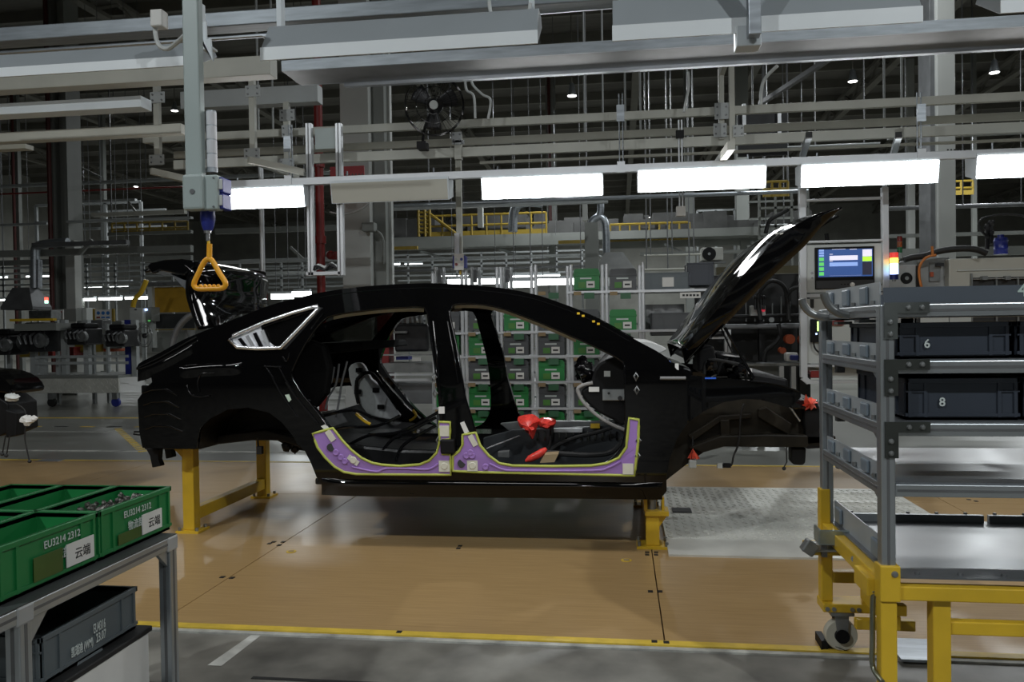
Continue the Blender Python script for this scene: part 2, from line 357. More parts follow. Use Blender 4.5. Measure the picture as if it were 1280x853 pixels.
def lum_far(x0, x1, yb0, m, label, name='lit_luminaire'):
    # x0,x1,yb0: pixels of the lit face's left, right and bottom left; the face leans towards the camera
    a = U(x0, yb0, 7.38); b = U(x1, yb0-0.041*(x1-x0), 7.38); z = (a.z+b.z)/2
    t = thing(name, label, 'light', (a.x/2+b.x/2, 7.4, z), 'luminaires on the far rail')
    hs = [V((a.x, y, zz)) for y, zz in ((7.395, z), (7.60, z+.06), (7.60, z+.215), (7.36, z+.215), (7.36, z+.19))]
    MB().ext(hs, (b.x-a.x, 0, 0)).build('housing', lamp_white, t)
    MB().add([(a.x+.01, 7.391, z+.004), (b.x-.01, 7.391, z+.004), (b.x-.01, 7.356, z+.188), (a.x+.01, 7.356, z+.188)], [(0,1,2,3)]).build('lit_diffuser' if m is lit_panel else 'diffuser', m, t)
    for x in (a.x+.15, b.x-.15): MB().cyl((x, 7.42, z+.2), (x, 7.42, z+.31), 0.008, n=6).build('hanger', galv, t)
lum_far(277, 381, 262.5, lit_panel, 'lit line luminaire behind the hanging control pole, left end of the row')
lum_far(414, 561, 255, lamp_cream, 'unlit cream line luminaire above the car roof', 'unlit_luminaire')
lum_far(602, 754, 250, lit_panel, 'lit line luminaire over the front doorway of the car, right of the unlit one')
lum_far(797, 958, 241, lit_panel, 'lit line luminaire left of the operator panel frame')
lum_far(1001, 1174, 235, lit_panel, 'lit line luminaire directly above the operator panel')
lum_far(1220, 1390, 224, lit_panel, 'lit line luminaire cut by the right edge of the photo')
def lum_near(x0, x1, yb0, slope, Y, label, hpx=52, cut=True):
    a = U(x0, yb0, Y); b = U(x1, yb0+slope*(x1-x0), Y); z = (a.z+b.z)/2
    t = thing('near_luminaire', label, 'light', (a.x/2+b.x/2, Y, z), 'white luminaires on the near rail')
    h = hpx*Y/1000.0
    lip = h*.34
    hs = [(Y, z), (Y-.006, z+lip), (Y+.09, z+h*1.15), (Y+.20, z+h*1.15), (Y+.235, z+h*.9), (Y+.01, z)]
    MB().ext([V((a.x, y, zz)) for y, zz in hs], (b.x-a.x, 0, 0)).build('housing', mat('luminaire_shaded_grey', (.33,.36,.38), .45, 0, .04, 3), t, bevel=0.003)  # housing greyer, lip whiter: light by facing is put into their colours
    MB().box(a.x-.002, b.x+.002, Y-.012, Y-.005, z-.004, z+lip).build('white_lip', mat('lip_lit_white', (.82,.86,.88), .4, 0, .03, 3), t)
    # the lit face leans down and away, towards the car
    MB().add([(a.x+.02, Y+.034, z+.014), (b.x-.02, Y+.034, z+.014), (b.x-.02, Y+.232, z+h*.9-.004), (a.x+.02, Y+.232, z+h*.9-.004)], [(0,1,2,3)]).build('lit_diffuser', lit_near, t)
    for x in (a.x+.04, b.x-.04): MB().box(x-.012, x+.012, Y+.12, Y+.17, z+h*1.1, z+h*1.1+.22).build('hanger_bracket', lamp_white, t)
lit_near = glow('lit_panel_near', (1.0, 1.0, 1.0), PANEL_GLOW*0.95)
lum_near(-120, 243, 99+4, -0.058, 3.75, 'white luminaire housing at the top left, its end behind the hanging pole', 34)
lum_near(-620, -140, 99+4+27, -0.058, 3.75, 'white luminaire housing in the near row beyond the left edge of the photo', 34)
lum_near(327, 672, 75.5, -0.062, 3.75, 'white luminaire housing with pale lower lip right of the hanging pole', 46)
lum_near(766, 1152, 52, -0.066, 3.6, 'largest white luminaire housing, at the top right of centre', 52)
lum_near(1250, 1480, 17, -0.066, 3.6, 'white luminaire end at the top right corner of the photo', 40)

# ============================================================ OVERHEAD STEELWORK
ofr = thing('overhead_frame', 'cream painted steel ladder frame with bolted bracket plates spanning above the car', 'steel frame', U(640, 180, 7.7))
hb(MB(), (180, 178), (1420, 110), 7.75, 10, 0.05).build('rail', steel_white, ofr, bevel=0.004)
hb(MB(), (218, 198), (1420, 134), 8.05, 9, 0.04).build('rail', steel_white, ofr, bevel=0.004)
hb(MB(), (218, 210), (1420, 149), 7.72, 12, 0.04).build('rail', steel_white, ofr, bevel=0.004)
hb(MB(), (600, 206), (1420, 166), 7.95, 3, 0.03).build('rail', steel_white, ofr)
def vpost(px, y0, y1, wpx, Y, m=steel_white, parent=None, name='post'):
    a = U(px, y0, Y); b = U(px, y1, Y); x = (a.x+b.x)/2; w = wpx*Y/1000.0
    return MB().box(x-w/2, x+w/2, Y-w/2, Y+w/2, b.z, a.z).build(name, m, parent, bevel=0.003)
def plate(px, py, wpx, hpx, Y, parent):
    c = U(px, py, Y); w = wpx*Y/2000.0; h = hpx*Y/2000.0
    o = MB().box(c.x-w, c.x+w, Y-.008, Y, c.z-h, c.z+h).build('bracket_plate', steel_white2, parent, bevel=0.006)
    bo = MB()
    for i in (-1, 1):
        for j in (-1, 1): bo.cyl((c.x+i*w*.62, Y-.018, c.z+j*h*.5), (c.x+i*w*.62, Y-.007, c.z+j*h*.5), 0.009, n=6)
    bo.build('bolts', galv_dark, o)
for px, ys in ((197, (120, 200)), (316, (112, 192)), (359, (142, 205))):
    Y = 7.3 if px != 359 else 7.68
    vpost(px, ys[0]-14, ys[1]+6, 7.5, Y, parent=ofr)
    plate(px, ys[0]+2, 21, 15, Y-.03, ofr); plate(px-1, ys[1], 22, 14, Y-.03, ofr)
plate(359, 164, 15, 16, 7.64, ofr)
for px, py in ((190, 214), (312, 200)):
    p = U(px, py, 7.25); q = MB().beam(p, (p.x+.12, 8.1, p.z), 0.05, 0.06); q.build('cross_arm', steel_white, ofr)
    MB().beam((p.x, 7.25, p.z), (p.x+.5, 7.35, p.z-.12), 0.05, 0.06).build('cross_arm', steel_white, ofr)
vpost(573, 168, 200, 9, 7.7, parent=ofr); plate(571, 172, 13, 14, 7.66, ofr); plate(573, 178, 16, 6, 7.66, ofr)
vpost(914, -60, 184, 6.5, 7.4, parent=ofr); vpost(901.5, 85, 175, 6.5, 7.7, parent=ofr)
MB().beam(U(901.5, 92, 7.6), U(913, 62, 7.4), 0.045, 0.05).build('brace', steel_white, ofr)
plate(902, 139, 17, 20, 7.66, ofr); plate(900, 163, 16, 17, 7.66, ofr); plate(923, 164, 13, 14, 7.36, ofr)
p = U(909, 186, 7.1); MB().beam((p.x-.02, 6.7, p.z-.06), (p.x+.02, 8.1, p.z+.04), 0.06, 0.07).build('cross_arm', steel_white, ofr)
# round hanging rods between frame and roof
for k, px in enumerate((322, 340, 781, 800, 730, 753, 1105, 1127)):
    Y = 9.5+0.3*k; a = U(px, 100, Y); b = U(px, 172, Y)
    MB().cyl((a.x, Y, b.z), (a.x, Y, 9.75), 0.014, n=6).build('hanging_rod', steel_white2, ofr)

def bar(name, label, cat, p0, p1, Y, hpx, w, m, group=None, bevel=0.0):
    q = hb(MB(), p0, p1, Y, hpx, w); return solo(name, label, cat, q, m, group, bevel=bevel)
tray = thing('cable_tray', 'wide galvanised sheet metal tray crossing the whole top of the photo', 'tray', U(800, 70, 4.9))
a = U(352, 92, 4.9); b = U(1500, 16, 4.9); zz = (a.z+b.z)/2
MB().box(a.x, b.x, 4.9, 4.915, zz, zz+.066).build('side_wall', tray_grey, tray)
MB().box(a.x, b.x, 4.917, 5.20, zz, zz+.012).build('tray_base', galv_dark, tray)
MB().box(a.x, b.x, 5.20, 5.215, zz, zz+.066).build('side_wall', tray_grey, tray)
MB().box(a.x+.3, b.x, 5.22, 5.26, zz-.02, zz+.03).build('edge_lip', galv, tray)
bar('ceiling_beam', 'long blue grey steel beam running off the top left corner', 'beam', (-140, 55), (800, -4), 4.4, 19, 0.12, tray_grey, bevel=0.006)
bar('steel_beam', 'deep cream steel beam at the left edge, below the white luminaire', 'beam', (-150, 118), (342, 80), 6.2, 25, 0.14, steel_white, bevel=0.005)
bar('steel_beam', 'thinner cream beam ending at the bolted post on the left', 'beam', (-150, 182), (230, 161), 6.6, 13, 0.10, steel_white, bevel=0.005)
bar('unlit_trunking', 'grey white lamp trunking left of the bolted post, dark underneath', 'trunking', (-150, 149), (183, 129), 6.4, 15, 0.16, lamp_white, bevel=0.004)
bar('lamp_trunking', 'short cream trunking end under the left cream beam', 'trunking', (-60, 186), (37, 187), 7.6, 6, 0.12, lamp_cream)
solo('conduit_pipe', 'thin grey conduit running above the tray at the top left', 'pipe', MB().tube([U(-100, 73, 5.6), U(231, 51, 5.6), U(345, 43, 5.6)], 0.016), galv, smooth=True)
solo('conduit_pipe', 'grey conduit behind the white luminaire near the top middle', 'pipe', MB().tube([U(330, 45, 5.4), U(600, 20, 5.4), U(800, 4, 5.4)], 0.022), galv, smooth=True)
solo('grey_round_beam', 'pale beam behind the tray on the left, carrying the bolted posts', 'beam', hb(MB(), (230, 128), (400, 118), 7.9, 22, .14), steel_white2)
# hanging pole with control box and pull handle
pole = thing('pull_handle_pole', 'pale hanging square pole with control box, signal lamp and yellow triangle handle', 'hanging switch', U(250, 280, 3.45))
YP = 3.45
def prect(x0, y0, x1, y1, Y): a = U(x0, y0, Y); b = U(x1, y1, Y); return a.x, b.x, b.z, a.z
x0, x1, z0, z1 = prect(231.5, 222, 246, -40, YP)
MB().box(x0, x1, YP, YP+.047, z0, z1).build('square_pole', pole_paint, pole, bevel=0.006)
x0, x1, z0, z1 = prect(229, 263, 254, 217.5, YP-.03)
cb = MB().box(x0, x1, YP-.04, YP+.03, z0, z1).build('control_box', pole_paint, pole, bevel=0.012)
c = U(240.5, 239.5, YP-.04); MB().lathe([(0,.004),(.012,.004),(.012,0)], c, (0,-1,0), 12).build('key_lock', galv_dark, cb)
x0, x1, z0, z1 = prect(254.5, 263, 272.5, 218.5, YP-.01)
sb = MB().box(x0, x1, YP-.02, YP+.04, z0, z1).build('switch_box', pole_paint, pole, bevel=0.008)
for py in (222.5, 258.5):
    c = U(267, py, YP-.02); MB().cyl(c, c+V((0,-.004,0)), .005, n=6).build('screw', galv_dark, sb)
for py in (232.5, 252.5):
    c = U(277, py, YP+.03); k = MB().box(c.x-.016, c.x+.02, YP+.0, YP+.09, c.z-.036, c.z+.036).build('blue_socket', blue, pole, bevel=0.006)
    MB().box(c.x-.006, c.x+.022, YP-.008, YP+.0, c.z-.022, c.z+.026).build('grey_cover', panel_grey, k, bevel=0.004)
c = U(264.5, 180, YP+.05); zt = U(264.5, 139, YP+.05).z; zb = U(264.5, 216, YP+.05).z; n = 4
for i in range(n):
    a0 = zb+(zt-zb)*(.08+.92*i/n); a1 = zb+(zt-zb)*(.08+.92*(i+1)/n)-.006
    MB().cyl((c.x, YP+.05, a0), (c.x, YP+.05, a1), .0245, n=18).build('signal_lens', mat('white_lens', (.62,.63,.66), .35), pole, smooth=True)
    MB().cyl((c.x, YP+.05, a1), (c.x, YP+.05, a1+.006), .0235, n=18).build('lens_ring', galv, pole)
MB().cyl((c.x, YP+.05, zb), (c.x, YP+.05, zb+(zt-zb)*.08), .025, n=18).build('lamp_base', galv, pole)
c = U(259.5, 264, YP+.05); d = U(259.5, 288, YP+.05); e = U(260.5, 301, YP+.05); f = U(261, 318, YP+.05)
MB().lathe([(.0,0),(.032,0),(.034,-.04),(.026,-.075),(.020,-.09),(0,-.09)], c, n=18).build('blue_cable_gland', blue, pole, smooth=True)
MB().lathe([(.0,0),(.017,0),(.017,-.014),(.010,-.014),(.009,-.05),(0,-.05)], d, n=14).build('chrome_tip', chrome, pole, smooth=True)
MB().tube([e, e+V((.002,0,-.03)), f], .007, 8).build('pull_cord', yellow, pole)
hp = [U(x, y, YP+.05) for x, y in ((261,323),(266,327),(274,341),(281,352),(281.5,357),(277,360.5),(263,361),(248,361),(243,358),(243,353),(248,342),(255,328))]
hl = spline(hp+[hp[0]], 4)[:-1]
MB().tube(hl, .0125, 10, closed=True).build('triangle_handle', handle_orange, pole, smooth='all')
MB().tube([U(262, 305, YP+.05), U(261.5, 325, YP+.05)], .0125, 10).build('handle_neck', handle_orange, pole, smooth=True)
gb = MB()
for k in range(5):
    p = U(251+5.5*k, 358, YP+.05); gb.sph(p, (.009,.012,.010), 8, 6)
gb.build('finger_grip', handle_orange, pole, smooth=True)
cable = MB().tube(spline([U(199, 24, 3.6), U(194, 38, 3.6), U(199, 57, 3.6), U(212, 60, 3.6), U(233, 42, 3.52)], 6), .011, 8)
cab = solo('white_cable', 'white looping cable with angled plug left of the hanging pole top', 'cable', cable, cable_white, smooth=True)
q = U(199, 22, 3.6); MB().box(q.x-.03, q.x+.03, 3.57, 3.63, q.z-.05, q.z+.03).build('plug', paper, cab, bevel=.006)
x0, x1, z0, z1 = prect(253, 60, 259, 28, 3.7); MB().box(x0, x1, 3.69, 3.70, z0, z1).box(x0, x1+.03, 3.69, 3.74, z1-.01, z1).build('end_bracket', lamp_white, pole)
x0, x1, z0, z1 = prect(254, 71, 268, 54, 3.7); MB().ext([(x0, 3.68, z0), (x1-.01, 3.68, z0+.02), (x1, 3.68, z1-.03), (x1-.015, 3.68, z1), (x0, 3.68, z0+.03)], (0,.012,0)).build('end_bracket', lamp_white, pole)
# second pull pole, far behind the car
p2 = thing('pull_handle_pole', 'distant hanging pole with blue switch box seen above the car roof', 'hanging switch', U(573, 330, 8.6))
vpost(574, 200, 330, 7, 8.6, steel_white, p2, 'square_pole')
x0, x1, z0, z1 = prect(567, 336, 583, 320, 8.55); k = MB().box(x0, x1, 8.5, 8.62, z0, z1).build('blue_switch_box', blue, p2, bevel=.01)
MB().box(x0+.02, x1-.02, 8.494, 8.5, z0+.02, z1-.02).build('white_face', paper, k)
for i, (ax, az, mm) in enumerate(((.3,.7,red), (.7,.7,panel_grey), (.3,.3,panel_grey), (.7,.3,blue))):
    MB().cyl((x0+(x1-x0)*ax, 8.494, z0+(z1-z0)*az), (x0+(x1-x0)*ax, 8.486, z0+(z1-z0)*az), .016, n=10).build('button', mm, k)
MB().lathe([(0,0),(.035,0),(.03,-.06),(.015,-.1),(0,-.1)], ((x0+x1)/2, 8.56, z0), n=12).build('blue_cable_gland', blue, p2)
MB().cyl(((x0+x1)/2, 8.56, z0-.1), ((x0+x1)/2, 8.56, z0-.2), .012, n=8).build('pull_cord', yellow, p2)
MB().cyl(U(571, 320, 8.56), U(571, 292, 8.56), .03, n=12).build('signal_lens', MATS['white_lens'], p2)
# near strut at the top right with white junction box
ns = thing('hanging_strut', 'blue grey hanging strut with white end block at the top right of centre', 'strut', U(940, 55, 3.9))
x0, x1, z0, z1 = prect(936, 43, 951, -60, 3.5); MB().box(x0, x1, 3.5, 3.56, z0, z1).build('strut_profile', galv, ns, bevel=.004)
MB().box(x0-.003, x1+.003, 3.495, 3.565, z0-.006, z0+.015).build('end_cap', rubber, ns)
x0, x1, z0, z1 = prect(921, 58, 952, 30, 3.57); MB().box(x0, x1, 3.57, 3.66, z0, z1).build('white_block', lamp_white, ns, bevel=.004)
# fan
fan = thing('wall_fan', 'black caged fan clamped to the cream overhead rails above the car roof', 'fan', U(528, 180, 7.6))
fc = U(543, 132, 7.35); ft = (fc-EYE).normalized()*-1
fx = V((-ft.y, ft.x, 0)).normalized()*-1; fz = V((0,0,1)); fn = V((0.15,-1,-.2)).normalized(); fx = fn.cross(fz).normalized()*-1; fz = fx.cross(fn).normalized()*-1
R = .275
for nm, rr, off in (('cage_ring', R, 0.0), ('cage_ring', R*.97, .05), ('cage_ring', R*.97, -.05), ('cage_ring', R*.6, .075), ('cage_ring', R*.3, .085)):
    MB().tube([fc+fx*(rr*math.cos(t*PI/20))+fz*(rr*math.sin(t*PI/20))+fn*off for t in range(40)], .006 if off == 0 else .0035, 6, True).build(nm, black_gloss, fan)
wires = MB()
for k in range(56):
    t = 2*PI*k/56; e = fx*math.cos(t)+fz*math.sin(t); wires.tube([fc+e*.05+fn*.088, fc+e*R*.5+fn*.08, fc+e*R*.97+fn*.05, fc+e*R], .0016, 4)
    if k % 2 == 0: wires.tube([fc+e*.05-fn*.088, fc+e*R*.5-fn*.08, fc+e*R*.97-fn*.05, fc+e*R], .0016, 4)
wires.build('cage_wires', black_gloss, fan)
for k in range(3):
    t = 2*PI*k/3+.4; rows = []
    for i in range(6):
        rr = .05+i*.035; ww = .55-.03*i
        rows.append([fc+(fx*math.cos(t+s*ww)+fz*math.sin(t+s*ww))*rr+fn*(.02*s) for s in (-1,-.5,0,.5,1)])
    MB().grid(rows).build('blade', dark_metal, fan, smooth='all', solid=.004)
MB().cyl(fc-fn*.16, fc-fn*.03, .07, .07, 16).build('motor', black_matt, fan, smooth=True)
MB().cyl(fc+fn*.085, fc+fn*.095, .042, .040, 16).build('hub_badge', panel_grey, fan)
fb = U(528, 183, 7.6); MB().tube(spline([fc-fn*.1, fc-fn*.12+V((-.03,0,-.15)), U(531, 160, 7.55), fb], 5), .014, 8).build('support_arm', black_matt, fan, smooth=True)
MB().box(fb.x-.045, fb.x+.045, 7.55, 7.68, fb.z-.03, fb.z+.04).build('clamp', black_matt, fan)
for k, (pts, lb) in enumerate(((((581,92),(583,112),(592,120),(594,148)), 'left of two white cables drooping right of the fan'), (((592,88),(590,104),(603,118),(613,125),(610,149)), 'right of two white cables drooping right of the fan'),
        (((860,90),(861,108),(857,128),(855,140)), 'thin white cable hanging left of the twin cream posts'), (((972,82),(958,96),(952,110),(951,131)), 'thick white cable curving down right of the twin cream posts'),
        (((612,-20),(612,8),(618,25),(632,34),(648,32),(660,18),(663,4)), 'white cable loop at the top middle on the luminaire'))):
    Y = 7.5 if k < 4 else 3.85
    solo('white_cable', lb, 'cable', MB().tube(spline([U(x, y, Y) for x, y in pts], 6), .016 if k == 3 else (.012 if k < 4 else .009), 8), cable_white, smooth=True)
jb = thing('junction_drop', 'small black and white junction boxes on a thin double rod below the overhead frame', 'junction box', U(851, 260, 7.55))
for d in (-.012, .016):
    a = U(850, 150, 7.69); b = U(850, 258, 7.69); MB().cyl((a.x+d, 7.69, b.z), (a.x+d, 7.69, a.z), .008, n=6).build('drop_rod', alu, jb)
x0, x1, z0, z1 = prect(845, 172, 855, 162, 7.65); MB().box(x0, x1, 7.65, 7.70, z0, z1).build('black_box', black_matt, jb, bevel=.004)
x0, x1, z0, z1 = prect(845.5, 270, 857, 257.5, 7.65); MB().box(x0, x1, 7.65, 7.72, z0, z1).build('white_box', paper, jb, bevel=.004)
# ============================================================ THE CAR BODY
YC = 5.52
def sst(a, b, x):
    t = min(1, max(0, (x-a)/(b-a))); return t*t*(3-2*t)
def ridge(z, z0, amp, w): return amp*math.exp(-((z-z0)/w)**2)
def hw(x, z):
    a = 0.93
    t = max(0, z-1.02); a -= (0.33-0.12*sst(1.0, 2.0, -x))*t*t/(t+0.10)
    t = max(0, 0.62-z); a -= 0.10*t*t/(t+0.05)
    t = max(0, -x-2.0)/0.95; a -= 0.13*t*t
    t = max(0, x-0.15)/0.85; a -= 0.12*t*t
    return a
def S(px, py, off=0.0):
    p = U(px, py, 4.6)
    for i in range(5): p = U(px, py, YC-hw(p.x, p.z)-off)
    return p
def mir(p): return V((p.x, 2*YC-p.y, p.z))
def inpoly(x, y, P):
    c = False; j = len(P)-1
    for i in range(len(P)):
        if (P[i][1] > y) != (P[j][1] > y) and x < (P[j][0]-P[i][0])*(y-P[i][1])/(P[j][1]-P[i][1])+P[i][0]: c = not c
        j = i
    return c
def resample(P, step, closed=True):
    out = []; n = len(P)
    for i in range(n if closed else n-1):
        a = P[i]; b = P[(i+1) % n]; L = math.hypot(b[0]-a[0], b[1]-a[1]); k = max(1, int(L/step))
        for j in range(k): out.append((a[0]+(b[0]-a[0])*j/k, a[1]+(b[1]-a[1])*j/k))
    if not closed: out.append(P[-1])
    return out
def smooth2(P, n=3, closed=True):
    Q = [V((x, y, 0)) for x, y in P]
    if closed:
        q = spline([Q[-2], Q[-1]]+Q+[Q[0], Q[1]], n); return [(p.x, p.y) for p in q[2*n:2*n+n*len(P)]]
    return [(p.x, p.y) for p in spline(Q, n)]
TOP = [(171,459),(176,453),(200,441),(230,424.5),(260,412),(290,400),(315,390.5),(340,381),(370,373),(400,366),(435,360.5),(470,357),(510,354.8),(540,354.2),(575,355.5),(600,357.5),(625,360),(650,364),(675,370),(700,378.5),(725,388),(750,400),(775,414),(800,428),(820,438.5),(833,447)]
BOT = [(846,462),(862,470),(900,473),(942,476),(965,479),(985,484),(1001,491),(1001,497),(992,506),(985,510),(970,505),(950,500),(930,499),(905,503),(880,514),(860,528),(846,549),(837,574),(833,598),(833.5,614),
       (829,620),(800,616),(766,617),(764,622),(746,622),(742,616),(700,615.5),(600,614),(530,613),(472,612.5),(468,618),(442,618),(438,613),(408,611.5),(397,600),(389,580),(381,564),(372,556),
       (366,545),(352,528),(336,516),(310,510),(285,512),(262,524),(250,536),(247,550),(246,561),(215,561),(178,560),(174,540),(172,500),(181,487),(190,478),(188,466),(174,463.5)]
OUT = resample(smooth2(TOP, 3, False)+BOT, 9)
RD = [(531,384),(505,383.5),(480,385),(440,389.5),(415,394),(405,399),(393,412),(379,433),(368,455),(363.5,469),(371,483),(380,497),(398,518.5),(411,536),(426,552),(440,565),(452,574),(465,580),(478,582),(500,583.5),(525,581.5),(537,576),(546,566),(551,552),(552,528),(549,490),(542,440),(537,405)]
FD = [(561,393),(563,384),(569,380),(585,378.8),(607,380.5),(630,385.5),(652,393.5),(680,404.5),(709,417),(740,431),(762,441.5),(776,449.5),(781,457),(782,480),(783,523),(782,545),(776,562),(765,574),(752,580.5),(739,583),(690,584),(641,584),(624,581),(611,572),(600,559),(594,543),(586,515),(580,495),(573,450),(566,415)]
QW = [(287,425),(292,420),(330,403.5),(365,391.5),(397,382.5),(399,385),(351,435),(320,436),(297,434.5)]
RD = resample(smooth2(RD, 2), 7); FD = resample(smooth2(FD, 2), 7); QW = resample(QW, 9)
SHOULD = [(205,470),(225,461.5),(245,458.5),(270,457),(300,456.3),(330,457),(352,459)]
DECK = [(170,463),(185,459),(200,452),(215,444.5),(230,436),(246,428),(262,421)]
SILL = [(400,598),(440,601.5),(520,603),(600,604),(700,605),(790,606.5),(830,607)]
def relief(px, py):
    # pressed lines of the sheet metal: a shoulder step and a sill bead, as outward offset in metres
    def yat(P):
        for i in range(len(P)-1):
            if P[i][0] <= px <= P[i+1][0]: return P[i][1]+(P[i+1][1]-P[i][1])*(px-P[i][0])/(P[i+1][0]-P[i][0])
    o = 0.0; return o
    y = yat(SHOULD)
    if y is not None:
        e = min(1, min(px-205, 352-px)/20.0); o += e*0.017*(min(1, max(0, (py-y+3)/5.0))-sst(2, 40, py-y))
    y = yat(DECK)
    if y is not None:
        e = min(1, min(px-168, 262-px)/14.0); o += e*0.016*(min(1, max(0, (py-y+2)/4.5))-sst(3, 30, py-y))
    y = yat(SILL)
    if y is not None:
        e = min(1, min(px-400, 830-px)/12.0); d = py-y; o += e*0.022*(sst(-6, 1, d)*(1-sst(3, 12, d)))
    if 835 < px < 995 and py < 500:
        o += 0.010*math.exp(-((py-(478+(px-840)*0.02))/5.0)**2)
    return o
pts = []; edges = []
for loop in (OUT, RD, FD, QW):
    n0 = len(pts); pts += loop; edges += [(n0+i, n0+(i+1) % len(loop)) for i in range(len(loop))]
nb = len(pts)
def neardist(x, y):
    return min((x-p[0])**2+(y-p[1])**2 for p in pts[:nb])
cand = []
for ix in range(168, 1004, 10):
    for iy in range(352, 624, 9): cand.append((ix+0.3*(iy % 7), iy))
kept = []
for x, y in cand:
    if inpoly(x, y, OUT) and not inpoly(x, y, RD) and not inpoly(x, y, FD) and not inpoly(x, y, QW) and neardist(x, y) > 9:
        kept.append((x, y))
pts += kept
r = geometry.delaunay_2d_cdt([V(p).to_2d() if False else V((p[0], p[1])) for p in pts], edges, [], 0, 1e-4)
cv = r[0]; cf = []
for f in r[2]:
    cx = sum(cv[i].x for i in f)/len(f); cy = sum(cv[i].y for i in f)/len(f)
    if inpoly(cx, cy, OUT) and not inpoly(cx, cy, RD) and not inpoly(cx, cy, FD) and not inpoly(cx, cy, QW): cf.append(tuple(f))
side_pts = [S(p.x, p.y, relief(p.x, p.y)) for p in cv]
def side_mesh(flip):
    f3 = [p if not flip else mir(p) for p in side_pts]; n = len(f3); dys = [(.006 if (p.x > 828 and p.y > 488) or (240 < p.x < 380 and p.y > 500) else .055)*(-1 if flip else 1) for p in cv]
    vs = f3+[p+V((0, d, 0)) for p, d in zip(f3, dys)]; fs = [f for f in cf]+[tuple(i+n for i in f[::-1]) for f in cf]
    cnt = {}
    for f in cf:
        for i in range(len(f)):
            e = (f[i], f[(i+1) % len(f)]); cnt.setdefault(tuple(sorted(e)), []).append(e)
    for k, l in cnt.items():
        if len(l) == 1: a, b = l[0]; fs.append((b, a, a+n, b+n))
    mb = MB(); mb.add(vs, fs); return mb
car = thing('car_body', 'glossy black sedan body shell without doors or wheels, bonnet and boot open', 'car body', (-1.0, YC, 0.30))
near = side_mesh(False).build('side_panel', paint_black, car, smooth=True)
side_mesh(True).build('side_panel', paint_black, car, smooth=True)
# roof skin between the two side panels, slightly crowned
rt = [p for p in smooth2(TOP, 2, False) if 338 <= p[0] <= 700]
rows = []
for x, y in rt:
    a = S(x, y); row = []
    for k in range(13):
        t = k/6.0-1; row.append(V((a.x+(-0.06 if False else 0)*(1-t*t), YC+(a.y-YC)*-t, a.z-0.020+0.014*(1-t*t))))
    rows.append(row)
MB().grid(rows).build('roof_skin', paint_black, car, smooth='all', solid=.012)
# rear window, deck ends and inner floor
def lat(poly, y0, y1, name, m, parent=car, **kw):
    # a piece that runs across the car: its side outline in pixels on plane y0, extruded to y1
    return MB().ext([U(x, y, y0) for x, y in poly], (0, y1-y0, 0)).build(name, m, parent, **kw)
YA = YC-0.72; YB = YC+0.72
a = S(343, 381); b = S(262, 412.5)
MB().grid([[V((p.x, YC+s*(abs(p.y-YC)-.09), p.z-.02+.0)) for s in (-1,-.5,0,.5,1)] for p in (b, a.lerp(b, .5)+V((0,0,.015)), a)]).build('rear_window', dark_glass, car, smooth='all')
for px, py, w in ((262,414,.10), (180,458,.10)):
    p = S(px, py); MB().box(p.x-w/2, p.x+w, YC-.66, YC+.66, p.z-.07, p.z-.02).build('deck_rail', black_gloss, car, bevel=.01)
lat([(176,482),(196,482),(198,558),(178,558)], YC-.74, YC+.74, 'rear_panel', black_gloss, bevel=.008)
lat([(172,505),(180,505),(182,540),(174,540)], YC-.60, YC+.60, 'bumper_beam', black_matt, bevel=.01)
# ribbed tail detail on the corner
for k in range(4):
    y = 492+15*k; q = MB().tube([S(178+1.2*k, y, .004), S(190+k, y-4, .010), S(206+1.5*k, y-5+.6*k, .010), S(222+2*k, y+3, .002)], .003, 6)
    q.build('pressed_rib', black_gloss, near, smooth=True)
for lp in ([(233,482),(236,490),(241,495),(252,496.5),(262,495)], [(249,490),(247,480),(249,471),(254,467),(268,467)], [(352,459),(330,458)], [(171,462),(190,456),(220,441),(246,427)]):
    MB().tube([S(x, y, .004) for x, y in smooth2(lp, 4, False)], .005, 6).build('seam_bead', black_gloss, near, smooth=True)
# wheel houses
def arch_pts(P): return [S(x, y) for x, y in P]
RA = [(246,561),(247,550),(250,536),(262,524),(285,512),(310,510),(336,516),(352,528),(366,545),(372,556)]
rows = []
for dy in (0.03, .15, .30, .44):
    rows.append([V((p.x, p.y+dy, p.z)) for p in arch_pts(smooth2(RA, 3, False))])
MB().grid(rows).build('rear_wheel_house', underseal, car, smooth='all')
lat([(243,559),(248,530),(285,508),(310,505),(340,512),(372,545),(381,564),(366,562),(347,551),(315,550),(272,554),(250,560)], 5.02, 5.10, 'inner_wheel_house_wall', underseal)
lat([(180,552),(250,552),(272,545),(330,538),(372,548),(372,558),(347,551),(315,551),(272,556),(250,562),(180,562)], 4.90, 6.2, 'rear_chassis_rail', underseal, bevel=.008)
FA = [(833.5,606),(833,598),(837,574),(846,549),(860,528),(880,514),(905,503),(930,499),(950,500),(970,505),(985,510)]
rows = []
for dy in (0.02, .08, .15): rows.append([V((p.x, p.y+dy, p.z)) for p in arch_pts(smooth2(FA, 3, False))])
MB().grid(rows).build('front_arch_flange', deep_black, car, smooth='all')
